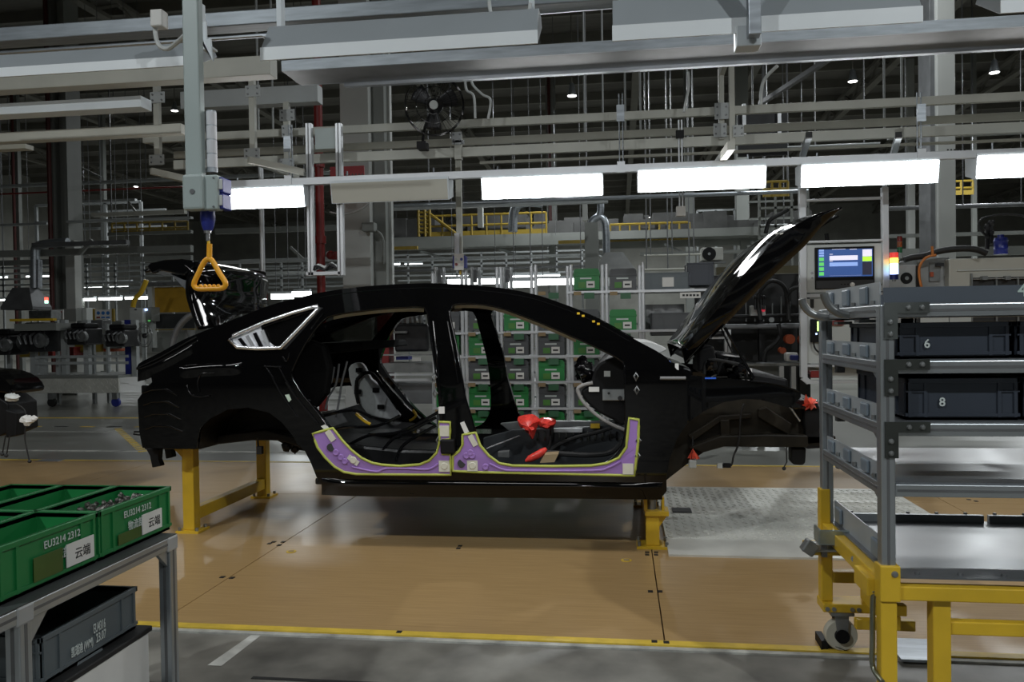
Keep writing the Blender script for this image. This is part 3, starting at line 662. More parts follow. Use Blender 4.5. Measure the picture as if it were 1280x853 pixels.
# front inner apron, chassis rail, crash beam
ap = thing  # (kept short)
lat([(829,604),(831,572),(840,545),(854,523),(876,508),(902,497),(930,493),(958,495),(992,503),(1012,515),(1028,530),(1032,556),(1000,559),(905,557),(885,562),(862,578)], 4.96, 5.0, 'inner_apron', brown_black, bevel=.004)
lat([(860,560),(900,545),(960,543),(1045,545),(1045,560),(905,559),(880,566)], 4.90, 5.05, 'front_chassis_rail', brown_black, bevel=.01)
lat([(948,512),(958,509),(990,530),(987,545),(948,522)], 4.915, 4.96, 'apron_brace', brown_black, bevel=.006)
lat([(860,545),(900,520),(940,517),(940,523),(902,527),(866,552)], 4.925, 4.96, 'apron_brace', brown_black, bevel=.006)
lat([(900,525),(912,525),(914,557),(902,557)], 4.92, 4.96, 'apron_post', brown_black, bevel=.006)
lat([(1005,512),(1035,506),(1040,560),(1008,562)], YC-.62, YC+.62, 'crash_beam', black_matt, bevel=.012)
lat([(985,497),(1022,500),(1024,512),(990,512)], YC-.64, YC+.64, 'upper_cross_member', black_gloss, bevel=.01)
lat([(989,560),(1008,560),(1007,579),(1004,582),(992,581.5),(989,577)], 4.93, 5.02, 'black_canister', black_matt, bevel=.01)
MB().tube([U(983, 558, 4.93), U(983.5, 578, 4.93), U(979, 586, 4.93)], .004, 6).sph(U(980, 586, 4.93), .012, 8, 6).build('hanging_lead', rubber, car)
MB().tube([U(x, y, 4.9) for x, y in smooth2([(930,505),(926,520),(925,540),(922,558),(917,570),(914,582),(905,582)], 4, False)], .006, 6).build('wire_harness', rubber, car, smooth=True)
MB().cbox(U(908, 582, 4.9), (.05,.03,.025)).build('harness_plug', black_matt, car); MB().cbox(U(900, 582, 4.9), (.035,.03,.03)).build('grey_plug', panel_grey, car)
# chrome fender tip and fender top edge
MB().tube([S(x, y, .003) for x, y in smooth2([(938,477),(965,480),(985,485),(999,490)], 4, False)], .005, 6).build('wing_edge', black_gloss, near, smooth=True)
MB().tube([S(825, 473, .006), S(857, 473, .006)], .010, 8).build('wing_top_strip', mat('dull_grey_strip', (.16,.16,.16), .4), near, smooth=True)
MB().tube([U(987, 508, 4.95), U(1000, 527, 4.95)], .008, 6).build('bright_strut', chrome, car)
# floor, tunnel, seat pan, bulkheads
a = U(398, 600, 4.78); b = U(832, 604, 4.78)
fp = MB().box(a.x, b.x, YC-.80, YC+.80, .37, .41)
fpo = fp.build('floor_pan', black_gloss, car, bevel=.01)
for k in range(9):
    x = a.x+.12+k*.21; q = MB()
    for y0, y1 in ((YC-.76, YC-.22), (YC+.22, YC+.76)): q.box(x, x+.05, y0, y1, .41, .422)
    q.build('floor_bead', black_gloss, fpo, bevel=.006)
tn = MB().ext([(a.x, YC-.2, .41), (a.x, YC-.14, .60), (a.x, YC+.14, .60), (a.x, YC+.2, .41)], (b.x-a.x, 0, 0)).build('centre_tunnel', black_gloss, car, bevel=.02)
lat([(604,548),(640,538),(783,532),(783,583),(604,583)], 5.16, 5.20, 'cross_member', mat('grey_cross_member', (.05,.055,.06), .3, .2, .15), bevel=.006)
sl = MB()
for k in range(12):
    p = U(672+9*k, 545, 5.155); sl.cbox(p, (.012, .02, .055))
sl.build('slots', black_gloss, car)
lat([(625,530),(655,527),(783,527),(783,536),(690,541),(640,542)], 5.28, 5.34, 'seat_rail', mid_metal, bevel=.004)
lat([(690,536),(728,536),(728,541),(690,541)], 5.13, 5.16, 'bright_seat_rail', alu, bevel=.003)
lat([(738,530),(750,530),(750,536),(738,536)], 5.12, 5.15, 'yellow_plug', yellow, bevel=.004)
MB().tube([U(x, y, 5.10) for x, y in smooth2([(690,533),(688,552),(684,566),(698,556),(720,547),(745,541),(765,535)], 4, False)], .013, 8).build('wire_harness', rubber, car, smooth=True)
MB().tube([U(x, y, 4.95) for x, y in smooth2([(684,566),(710,568),(740,569),(765,565),(780,550)], 4, False)], .017, 8).build('wire_harness', rubber, car, smooth=True)
lat([(622,565),(636,564),(636,573),(622,572)], 4.95, 5.0, 'seat_bracket', mid_metal, bevel=.004)
MB().tube([U(608, 561, 5.0), U(650, 545, 5.12)], .006, 6).build('thin_rod', chrome, car)
# rear seat area: stepped pan, wheel house tower, felt pads
lat([(385,522),(400,543),(440,556),(500,562),(548,563),(548,588),(430,586),(395,560)], 4.95, 6.2, 'rear_seat_pan', mat('dark_seat_pan', (.009,.009,.0095), .3, 0, .4, 10, .3, spec=.3), bevel=.02)
for k, P in enumerate(([(400,545),(430,535),(470,533),(500,520)], [(430,560),(460,545),(500,540),(540,520),(552,512)], [(470,575),(490,550),(515,538),(545,522)], [(495,576),(505,556),(545,532)], [(405,520),(440,513),(465,522)])):
    MB().tube([U(x, y, 4.98-.01*k) for x, y in smooth2(P, 5, False)], .010, 6).build('pressed_rib', black_gloss, car, smooth=True)
MB().tube([U(x, y, 4.97) for x, y in smooth2([(445,517),(455,526),(463,530.5)], 4, False)], .010, 8).build('yellow_lead', yellow, car, smooth=True)
MB().tube([U(x, y, 5.9) for x, y in smooth2([(516,513),(520,519),(516,524),(512,526)], 4, False)], .010, 8).build('yellow_lead', yellow, car, smooth=True)
lat([(346,450),(385,425),(405,432),(412,460),(408,492),(392,512),(370,500)], 4.86, 4.95, 'rear_shelf_side', deep_black, bevel=.02)
lat([(372,430),(450,428),(455,437),(372,446)], 5.0, 6.1, 'parcel_shelf', deep_black, bevel=.01)
for k, P in enumerate(([(424,455),(420,480),(410,498),(407,512)], [(434,452),(427,480),(424,500),(420,522)], [(418,459),(414,478),(405,495)])):
    MB().tube([U(x, y, 4.97) for x, y in smooth2(P, 4, False)], .007, 6).build('seat_back_wire', galv_dark, car, smooth=True)
pad = lat(smooth2([(435,461),(452,454),(464,474),(485,491),(500,521),(482,524),(456,516),(444,497)], 3), 5.98, 6.03, 'felt_pad', felt, bevel=.012)
for P in ([(446,475),(445,490),(448,505)], [(446,475),(455,467),(466,468),(478,484),(487,496),(498,512)]):
    MB().tube([U(x, y, 5.965) for x, y in smooth2(P, 4, False)], .014, 8).build('seat_belt_strap', rubber, car, smooth=True)
for px, py in ((470,488), (449,463), (476,509), (447,490)): MB().cbox(U(px, py, 5.965), (.05,.02,.035)).build('clip', black_matt, car)
lat([(470,464),(482,478),(505,505),(525,524),(508,528),(487,500)], 5.93, 5.98, 'door_post_trim', black_gloss, bevel=.008)
# bright weather strips seen under the roof rail
hs = mat('headliner_edge', (.50,.50,.42), .6)
for P in ([(417,396),(440,391.8),(480,387.5),(510,386),(530,386.5)], [(568,382.5),(585,381.5),(607,383),(630,388),(660,399),(690,411),(720,424.5)]):
    q = MB()
    Q = smooth2(P, 4, False); q.grid([[S(x, y-1.2, -.05), S(x, y+2.6, -.10)] for x, y in Q]); q.build('headliner_edge', hs, car, solid=.006)
def flange(loop, off, r, name, m): return MB().tube([S(x, y, off) for x, y in loop], r, 6, True).build(name, m, car, smooth='all')
flange(RD, -.012, .011, 'door_seal', black_gloss); flange(FD, -.012, .011, 'door_seal', black_gloss)
# quarter window: glass, bright frame and ribbed corner piece
MB().add([S(x, y, -.016) for x, y in QW], [tuple(range(len(QW)))]).build('quarter_window', mat('dark_cabin_pane', (.003,.003,.003), .03, 0, .05), car, solid=.004)  # opaque black stands in for the dark cabin behind the near pane
MB().add([mir(S(x, y, -.016)) for x, y in QW], [tuple(range(len(QW)))]).build('quarter_window', dark_glass, car, solid=.004)
MB().tube([S(x, y, .004) for x, y in QW if True], .0125, 8, True).build('window_frame', chrome, car, smooth='all')
MB().ext([S(x, y, .004) for x, y in ((397,384),(404,385),(357,437),(349,437))], (0,.02,0)).build('black_window_post', black_matt, car, bevel=.004)
cp = MB().ext([S(x, y, -.006) for x, y in ((288,425),(293,420.5),(325,407),(327,414),(333,425),(345,435),(320,436),(297,434))], (0,.012,0)).build('corner_piece', mat('smoky_silver', (.62,.63,.66), .3, .5, .25, 20), car, bevel=.003)
for k in range(4):
    x = 297+9.5*k; MB().ext([S(x, 424-3.4*k, .002), S(x+4, 422.5-3.4*k, .002), S(x+13, 434, .002), S(x+8, 434.5, .002)], (0,.01,0)).build('slanted_rib', chrome if k % 2 else black_gloss, cp)
# B post fittings: hinges, latch, bright beads
for P in ([(541,402),(543,420),(548,470),(551,500)], [(559,402),(562,418),(568,450),(573,480)]):
    MB().tube([S(x, y, .004) for x, y in smooth2(P, 3, False)], .005, 6).build('post_bead', black_gloss, near, smooth=True)
for px, py in ((543,472),(544,492),(795,471),(796,488),(798,551),(797,570),(548,551)):
    q = MB().tube([S(px, py-5, .012), S(px+2.5, py, .018), S(px, py+5, .012), S(px-2.5, py, .018)], .006, 6, True); q.build('hinge_eye', mid_metal, near, smooth=True)
MB().cbox(S(560, 558, .012), (.085,.05,.085)).build('door_latch', black_matt, near, bevel=.01)
MB().cbox(S(552, 513, .006), (.035,.012,.04)).build('white_tag', paper, near)
for P in ([(401,533),(406,531),(412,536),(407,539)], [(575,529),(580,527),(586,540),(581,543)]):
    MB().ext([S(x, y, .006) for x, y in P], (0,.006,0)).build('white_tape', paper, near)
MB().ext([S(x, y, .004) for x, y in ((356,494),(361,493),(364,500),(361,503))], (0,.006,0)).build('pale_green_tape', mat('pale_green_tape', (.45,.55,.45), .5), near)
# pressed lines of the near side: a crisp step that tilts up towards the lamps
def press(P, name, amp, h):
    Q = smooth2(P, 6, False); n = len(Q); rows = []
    for i, (x, y) in enumerate(Q):
        e = min(1, min(i, n-1-i)/(0.14*n)); rows.append([S(x, y-h*.6, -.003), S(x, y-h*.5, .001), S(x, y-h*.1, .001+e*amp*.5), S(x, y+h*.3, .001+e*amp), S(x, y+h*.55, .001+e*amp*1.0), S(x, y+h*1.2, .001+e*amp*.6), S(x, y+h*3, -.004)])
    MB().grid(rows).build(name, paint_black, near, smooth='all')
press([(224,461),(245,458.5),(270,457),(302,456.2)], 'shoulder_line', .0132, 5.5)
press([(172,462.5),(185,459),(200,452.5),(215,445),(230,436.5),(247,427.5)], 'deck_line', .0120, 5)
press([(402,601),(440,602.5),(520,603.5),(600,604.5),(700,605.5),(780,606.5),(828,607)], 'sill_line', .020, 6)
# rear pillar beads: the folded seams that shine beside the rear doorway
for k, P in enumerate(([(331,457),(338,468),(350,490),(372,522)], [(348,458),(354,470),(370,496),(398,530)], [(353,446),(358,452),(362,441)], [(357,478),(370,497),(394,527)], [(404,392),(396,402),(389,412)])):
    MB().tube([S(x, y, .003) for x, y in smooth2(P, 4, False)], .0055, 6).build('seam_bead', black_gloss, near, smooth=True)
# roof drip bead, A post clips, cowl
MB().tube([S(x, y+6, .0) for x, y in smooth2(TOP, 2, False) if 395 < x < 800], .003, 6).build('roof_drip_bead', black_gloss, near, smooth=True)
MB().tube([S(x, y, .004) for x, y in smooth2([(171,460.5),(200,447),(230,430),(246,421.5)], 4, False)], .006, 6).build('spoiler_edge', black_gloss, near, smooth=True)
for px, py in ((723,393),(729,396),(742,403),(748,406)): MB().cbox(S(px, py-1, .006), (.016,.014,.012)).build('yellow_clip', yellow, near)
lat(smooth2([(786,426),(800,426.5),(815,428),(830,434),(833,438),(816,443),(800,436)], 2), 5.0, 6.0, 'windscreen_cowl', mat('pale_cowl', (.42,.43,.42), .5), bevel=.01)
# dashboard end with bright trim
lat(smooth2([(726,489),(738,480),(743,462),(758,449),(782,452),(783,530),(768,526),(748,516),(733,503)], 2), 4.78, 6.26, 'dashboard', black_matt, bevel=.015)
MB().tube([U(x, y, 4.77) for x, y in smooth2([(741,479),(731,481),(723,485),(723,491),(730,504),(747,520),(765,531),(782,538)], 4, False)], .011, 8).build('dashboard_trim', mat('warm_grey_trim', (.28,.27,.26), .4), car, smooth=True)
lat([(753,487),(782,487),(782,501),(753,501)], 4.765, 4.80, 'silver_bracket', mat('silver_sheet', (.45,.47,.48), .3, .8), bevel=.003)
MB().cyl(U(775,498,4.765), U(775,498,4.75), .014, n=10).cyl(U(761,492,4.765), U(761,492,4.75), .008, n=8).build('bracket_hole', ink, car)
lat([(736,484),(749,484),(749,490),(736,490)], 4.768, 4.79, 'white_label', paper); lat([(755,464),(763,464),(763,471),(755,471)], 4.775, 4.79, 'grey_label', panel_grey)
q = MB()
for k in range(10): q.sph(U(random.uniform(722,744), random.uniform(452,470), 5.0+.05*k), random.uniform(.025,.05), 8, 6, .25)
q.build('steering_column_connectors', black_gloss, car, smooth=True)
# bonnet: crowned skin, side flanges, inner panel
E1 = [(852,437),(866,422),(885,399.5),(905,375),(921,354),(951,320.5),(977,294),(1000,279),(1025,266.5),(1051,258.5)]
E2 = [(857,458),(868,446),(885,428),(900,413),(914,399),(955,356),(985,328),(1007,307.5),(1026,285),(1045,268),(1053.5,261)]
def along(P, t):
    Q = smooth2(P, 6, False); L = [0]
    for i in range(1, len(Q)): L.append(L[-1]+math.hypot(Q[i][0]-Q[i-1][0], Q[i][1]-Q[i-1][1]))
    d = t*L[-1]
    for i in range(1, len(Q)):
        if L[i] >= d-1e-9:
            k = (d-L[i-1])/max(1e-9, L[i]-L[i-1]); return (Q[i-1][0]+(Q[i][0]-Q[i-1][0])*k, Q[i-1][1]+(Q[i][1]-Q[i-1][1])*k)
    return Q[-1]
rows = []; inner = []
for i in range(31):
    t = i/30; a = U(*along(E1, t), 4.79); b = U(*along(E2, t), 4.83)
    a2 = U(*along(E1, min(1, t+.02)), 4.79); a1 = U(*along(E1, max(0, t-.02)), 4.79); d = (a2-a1).normalized(); nn = V((-d.z, 0, d.x))
    w = YC-a.y; tip = 1-.10*sst(.75, 1, t); row = [b+(a-b)*0.02, b.lerp(a, .3)+V((0,-.002,0)), b.lerp(a, .7)+V((0,-.002,0))]
    for k in range(17):
        s = k/8-1; cr = .055*(1-abs(s)**2.4)+.012*math.exp(-((abs(s)-.62)/.09)**2)
        row.append(V((a.x, YC+w*s*tip, a.z))+nn*cr*(.5+.5*math.sin(PI*min(1, t*1.1))) if 0 < k < 16 else V((a.x, YC+w*s*tip, a.z)))
    row += [mir(p) for p in row[2::-1]]
    rows.append(row)
    q = a.lerp(b, .55); inner.append([V((q.x-nn.x*.03, YC+(w-.06)*s*tip, q.z-nn.z*.03+ (0 if abs(s) > .8 else .015))) for s in (-1,-.8,-.4,0,.4,.8,1)])
hood = MB().grid(rows).build('bonnet', paint_black, car, smooth=True, solid=.006)
MB().grid(inner).build('bonnet_inner_panel', black_matt, hood, smooth='all', solid=.01)
MB().tube([r[3]+V((0,-.004,0)) for r in rows], .0035, 6).build('bonnet_edge_fold', black_gloss, hood, smooth=True)
MB().tube([U(906, 410, 4.95), U(942, 473, 4.95)], .009, 8).build('bonnet_strut', black_gloss, car, smooth=True)
MB().tube([U(915, 440, 5.6), U(899, 405, 5.6)], .006, 6).build('bonnet_prop', rubber, car)
# boot lid
LP = [(254,411),(247,390),(243.5,368),(246,350),(249,335),(243,326.5),(225,325),(205,327),(185,332)]
rows = []; NL = 33
for i in range(NL):
    t = i/(NL-1); row = []
    for k in range(21):
        s = k/10-1
        tt = max(t, 0.20*(1-abs(s)**4)*.9*sst(-1, .2, s)) if t < .3 else t       # hem curves up towards the far side
        yn = YC-.60; a = U(*along(LP, tt), yn); w = .60-.07*sst(.45, 1, tt)
        corner = (1-abs(s)**6)
        back = .05*(abs(s)**3)*sst(0, .6, tt)
        row.append(V((a.x-back-.05*(1-corner)*.4, YC+w*s, a.z-.012*(abs(s)**4)*sst(.35, .6, tt)-.010*(abs(s)**2.5)*sst(.3, .5, tt))))
    rows.append(row)
lid = MB().grid(rows).build('boot_lid', paint_black, car, smooth='all', solid=.022)
x0 = U(262, 414, 4.9)
for s in (-.42, .42):
    MB().tube(spline([V((x0.x+.10, YC+s, x0.z-.10)), V((x0.x-.02, YC+s, x0.z-.03)), V((x0.x-.05, YC+s, x0.z+.10))], 5), .016, 8).build('boot_hinge', black_gloss, car, smooth=True)
MB().ext([U(x, y, 4.97) for x, y in ((213,342),(229,350),(238,352),(240,370),(226,356))], (0,.5,0)).build('boot_lid_inner_trim', mat('grey_inner_trim', (.05,.055,.06), .5), lid)
lat([(183,333),(187,329),(205,324.5),(225,323.5),(243,326),(243,334),(230,345),(214,341),(200,338.5),(190,343)], YC-.585, YC+.50, 'spoiler_lip', paint_black, lid, bevel=.012)
# engine bay contents
for P, y0, y1, nm, mm in (([(872,437),(892,432),(898,462),(872,466)], 5.0, 5.35, 'fluid_reservoir', black_matt), ([(893,440),(930,445),(938,472),(893,472)], 5.2, 5.9, 'control_box', black_gloss),
        ([(940,466),(985,474),(985,486),(940,480)], 5.1, 6.3, 'front_panel_cover', black_matt), ([(836,452),(866,462),(866,476),(836,470)], 5.0, 6.2, 'bulkhead', black_gloss)):
    lat(P, y0, y1, nm, mm, bevel=.015)
q = MB()
for k in range(16): q.sph(U(random.uniform(880,935), random.uniform(447,470), random.uniform(4.95,5.5)), random.uniform(.02,.045), 8, 6, .3)
q.build('engine_bay_fittings', black_gloss, car, smooth=True)
for k in range(4):
    P = [(random.uniform(875,900), 468), (random.uniform(885,910), 450), (random.uniform(910,935), 458), (random.uniform(925,945), 472)]
    MB().tube([U(x, y, 5.0+.1*k) for x, y in smooth2(P, 5, False)], .010, 8).build('hose', rubber, car, smooth=True)
MB().cbox(U(833, 456, 4.85), (.05,.04,.05)).build('blue_clip', mat('bright_blue_clip', (.03,.12,.6), .4), car, bevel=.01)
MB().cbox(S(888, 473, .004), (.06,.02,.008)).build('blue_tape', MATS['bright_blue_clip'], car)
MB().cbox(U(846, 460, 4.8), (.02,.02,.05)).build('white_clip', paper, car)
MB().cbox(U(934, 464, 5.1), (.05,.05,.03)).build('white_clip', paper, car)
# tail brackets and hanging parts below
for P, y0 in (([(182,561),(199,561),(198,575),(201,583),(190,585),(187,570)], 4.86), ([(205,561),(214,561),(216,572),(207,574)], 5.1)):
    lat(P, y0, y0+.05, 'tow_bracket', black_matt, bevel=.005)
MB().tube([U(175, 540, 4.95), U(168, 540, 4.95), U(167, 543, 4.95), U(175, 544, 4.95)], .006, 6).build('tail_hook', black_matt, car)
MB().tube([U(322, 548, 4.9), U(323, 560, 4.9)], .006, 6).cbox(U(325, 563, 4.9), (.035,.03,.05)).build('hanging_plug', rubber, car)
q = MB()
for k in range(7): q.sph(U(random.uniform(355,380), random.uniform(552,562), 5.0), random.uniform(.02,.035), 8, 5, .3)
q.build('suspension_mount', underseal, car, smooth=True)
for px in (515, 556, 635, 709): MB().tube([S(px-2.5, 614, .0), S(px-2.5, 617, 0), S(px+2.5, 617, 0), S(px+2.5, 614, 0)], .004, 5).build('sill_clip', black_matt, near)
q = MB(); a = S(410, 609); b = S(828, 613); q.box(a.x, b.x, a.y+.05, a.y+.16, .335, .40); q.build('inner_sill', underseal, car, bevel=.01)
# ---- things lying on the body
def protector(nm, label, P, stick, holes):
    base = S(P[0][0], P[0][1], .012); t = thing(nm, label, 'protector', base, 'purple sill protectors')
    cx = sum(p[0] for p in P)/len(P)
    R2 = resample(P, 8)
    vs = [S(x, y, .016) for x, y in R2]
    MB().ext(vs, (0, .010, 0)).build('purple_sheet', purple, t, smooth=False)
    MB().tube([S(x, y, .014) for x, y in R2], .0085, 6, True).build('lime_edging', lime, t, smooth='all')
    for px, py, w, h, a in stick:
        R = Matrix.Rotation(a, 3, 'Y'); o = MB().cbox(S(px, py, .018), (w, .006, h), R).build('pale_sticker', sticker, t)
        if w > .06: MB().lathe([(0,.004),(.018,.004),(.022,0)], S(px, py, .021), (0,-1,0), 14).build('raised_disc', sticker, o)
    for px, py, rr in holes: MB().cyl(S(px, py, .019), S(px, py, .012), rr, n=18).build('round_hole', ink, t)
    return t
P1 = [(391,542.5),(416,535.5),(428,551),(440,563.5),(452,573),(465,579),(478,581.5),(500,583),(525,581),(537,576),(546,566),(550,552),(549,527.5),(562.5,528.2),(562.6,549),(553,550),(552.8,568),(562.8,568.5),(563.6,593.8),(500,593.5),(445.5,593),(430,590.4),(418,583.5),(406,571.5),(397,559.5)]
P2 = [(578.3,543.8),(594.6,541.2),(600,557),(611,570),(624,579.5),(641,582.5),(690,583.2),(739,582.5),(759,579.5),(774,572.5),(783,559.5),(786.6,523),(798.4,525),(797.8,550),(793,594.8),(694,592.5),(600,590.6),(566,589),(566,570.5),(574,564),(578.5,556)]
t1 = protector('sill_protector', 'purple sill protector with lime edge below the rear doorway, left of the centre post', P1, ((555,539,.06,.062,0),(555.5,583,.065,.065,0),(413,545,.035,.07,-.6),(441.5,575.5,.075,.03,.65)), ((413.5,559.5,.024),))
t2 = protector('sill_protector', 'long purple sill protector with lime edge below the front doorway', P2, ((590.5,582.5,.062,.062,0),(785,586.5,.06,.062,0),(591,551,.03,.07,-.5)), ((577,579.5,.024),))
for t, P in ((t1, [(440,584),(470,590),(482,586),(510,586),(535,587),(548,580)]), (t2, [(612,580),(628,587),(645,588.5),(740,588.5),(760,585),(776,577)])):
    MB().tube([S(x, y, .018) for x, y in smooth2(P, 4, False)], .006, 6).build('pressed_rib', purple, t, smooth=True)
for t, L in ((t1, ((420,566),(426,572),(431,577))), (t2, ((583,570),(588,566),(590,570),(607,584)))):
    for x, y in L: MB().lathe([(0,.003),(.010,.006),(.016,.006),(.020,0)], S(x, y, .018), (0,-1,0), 12).build('raised_ring', purple, t, smooth=True)
def blobthing(nm, label, cat, spec, Y, m, jit=.22, group=None):
    q = MB()
    for px, py, rx, rz in spec: q.sph(U(px, py, Y), (rx, rx*.8, rz), 14, 9, jit)
    return solo(nm, label, cat, q, m, group, smooth='all')
q = MB()
for spec in ([(648,521),(665,518),(671,521),(675,526),(671,536),(667,547),(664,549),(660,542),(652,536),(648,530)], [(673,526),(678,522),(690,523),(695,526),(693,533),(685,537),(675,534)]):
    pts2 = smooth2(spec, 2); c = V((0,0,0)); L = [U(x, y, 5.02) for x, y in pts2]; c = sum(L, V((0,0,0)))/len(L); n0 = len(q.v)
    ring2 = [p.lerp(c, .45)+V((random.uniform(-.01,.01), -.05+random.uniform(-.015,.015), random.uniform(-.01,.01))) for p in L]; ring3 = [p.lerp(c, .45)+V((0,.05,0)) for p in L]; k = len(L)
    q.add(L+ring2+ring3+[c+V((0,-.06,0)), c+V((0,.05,0))], [(i, (i+1) % k, k+(i+1) % k, k+i) for i in range(k)]+[(k+i, k+(i+1) % k, 3*k) for i in range(k)]+[((i+1) % k, i, 2*k+i, 2*k+(i+1) % k) for i in range(k)]+[(2*k+(i+1) % k, 2*k+i, 3*k+1) for i in range(k)])
solo('red_wrapped_connector', 'larger red film wrapped bundle on the tunnel inside the front doorway', 'wrapped part', q, red_film, smooth=True)
q = MB().tube([U(x, y, 4.9) for x, y in ((657,577),(662,574),(670,570),(678,565),(683,561))], [.008,.022,.024,.022,.010], 10); solo('red_wrapped_lead', 'slim red film wrapped cable end lying on the floor pan', 'wrapped part', q, red_film, smooth=True)
solo('cardboard_piece', 'small brown cardboard piece on the floor pan beside the red wrapped lead', 'cardboard', MB().ext([U(x, y, 4.86) for x, y in ((675,579),(681,569),(698,568),(693,578))], (0,.05,.01)), cardboard)
q = MB()
for k in range(9):
    a = 2*PI*k/9; c = U(1012, 504, 4.80); e = c+V((math.cos(a)*random.uniform(.03,.055), random.uniform(-.03,.03), math.sin(a)*random.uniform(.03,.065))); f = c+V((math.cos(a+.8)*.028, random.uniform(-.03,.03), math.sin(a+.8)*.03)); q.add([c+V((0,-.03,0)), e, f], [(0,1,2)]); q.add([c+V((0,.03,0)), e, f], [(0,2,1)])
solo('red_film_cap', 'crumpled orange red film tied on the front end of the car body', 'wrapped part', q, red_orange_film)
MB().tube([U(994, 495, 4.85), U(1006, 501, 4.82)], .004, 6).build('tie_wire', galv, car)
q = thing('red_tipped_connector', 'grey plug with frayed orange red film hanging in the front wheel arch', 'connector', U(865, 586, 4.9))
MB().cbox(U(865.5, 580, 4.9), (.045,.04,.05)).build('grey_plug', panel_grey, q, bevel=.008); MB().tube([U(866, 545, 4.93), U(866, 566, 4.9)], .005, 6).build('lead', rubber, q)
w = MB()
for k in range(12):
    x = 859+14*k/11; c = U(866, 561, 4.9); e = U(x, 575+random.uniform(-2,2), 4.88+.04*random.random()); f = U(x+2, 573, 4.9); w.add([c, e, f], [(0,1,2)])
w.build('frayed_film', red_orange_film, q)
# ---- stands
st = thing('support_stand', 'yellow H shaped stand carrying the rear end of the car body', 'stand', UZ(236, 664, 0))
a = UZ(240, 664, 0); b = UZ(322, 621, 0); xs = a.x
for y in (a.y, b.y):
    MB().box(xs-.04, xs+.04, y-.04, y+.04, .015, .59).build('post', yellow, st, bevel=.005)
    pl = MB().box(xs-.075, xs+.085, y-.075, y+.075, 0, .015).build('base_plate', yellow, st)
    bo = MB()
    for i in (-1, 1):
        for j in (-1, 1): bo.cyl((xs+.005+i*.06, y+j*.055, .015), (xs+.005+i*.06, y+j*.055, .035), .011, n=6)
    bo.build('bolts', mid_metal, pl)
    MB().box(xs-.17, xs+.04, y-.05, y+.05, .565, .60).build('top_plate', yellow, st, bevel=.004)
    MB().ext([(xs-.04, y-.01, .565), (xs-.13, y-.01, .565), (xs-.04, y-.01, .48)], (0,.02,0)).build('gusset', yellow, st)
MB().box(xs-.03, xs+.03, a.y+.04, b.y-.04, .07, .15).build('cross_bar', yellow, st, bevel=.004)
MB().tube([(xs-.10, 4.97, .60), (xs-.10, 4.97, .68)], .025, 12).build('locating_pin', mid_metal, st)
st2 = thing('support_stand', 'short yellow stand with steel pin under the front end of the car body', 'stand', UZ(817, 683, 0))
a = UZ(817, 684, 0); xs = a.x
for y in (4.84, 5.95):
    MB().box(xs-.045, xs+.035, y-.04, y+.05, .015, .20).build('post', yellow, st2, bevel=.005)
    pl = MB().box(xs-.10, xs+.09, y-.07, y+.09, 0, .015).build('base_plate', yellow, st2)
    bo = MB()
    for i in (-1, 1):
        for j in (-.05, .07): bo.cyl((xs-.005+i*.08, y+j, .015), (xs-.005+i*.08, y+j, .04), .011, n=6)
    bo.build('bolts', mid_metal, pl)
    MB().box(xs-.05, xs+.09, y-.06, y+.08, .195, .225).build('top_plate', yellow, st2, bevel=.004)
    MB().ext([(xs+.035, y-.01, .195), (xs+.085, y-.01, .195), (xs+.035, y-.01, .12)], (0,.02,0)).build('gusset', yellow, st2)
    MB().cyl((xs-.01, y+.01, .225), (xs-.01, y+.01, .37), .028, n=14).build('locating_pin', mid_metal, st2, smooth=True)
    MB().box(xs-.055, xs-.035, y-.06, y+.08, .225, .33).build('side_stop', yellow, st2)
    MB().box(xs+.05, xs+.065, y-.03, y+.05, .225, .30).build('side_stop', yellow, st2)
MB().box(xs-.04, xs+.03, 4.9, 5.9, .05, .12).build('cross_bar', yellow, st2)
# checker plate ramp beside the front stand
cr = thing('checker_plate_ramp', 'worn light grey checker plate ramp on the board floor by the front stand', 'ramp', (1.15, 5.5, 0))
pa = UZ(836, 696, 0); pb = UZ(838, 614, 0)
x0, x1, y0, y1 = pa.x, 2.05, pa.y, pb.y
MB().ext([(x0, y0, 0), (x0, y0, .012), (x0, y0+.26, .035), (x0, y1, .035), (x0, y1, 0)], (x1-x0, 0, 0)).build('ramp_plate', checker, cr)
lug = MB(); nx = int((x1-x0)/.055); ny = int((y1-y0-.30)/.055)
for i in range(nx):
    for j in range(ny):
        x = x0+.03+i*.055; y = y0+.30+j*.055; s = 1 if (i+j) % 2 else -1
        lug.beam((x-.014, y-.014*s, .0365), (x+.014, y+.014*s, .0365), .008, .003)
lug.build('raised_lugs', checker, cr)['kind'] = 'stuff'
p = UZ(853, 639, .035); MB().box(p.x-.07, p.x+.06, p.y-.06, p.y+.07, .036, .042).build('black_patch', rubber, cr)
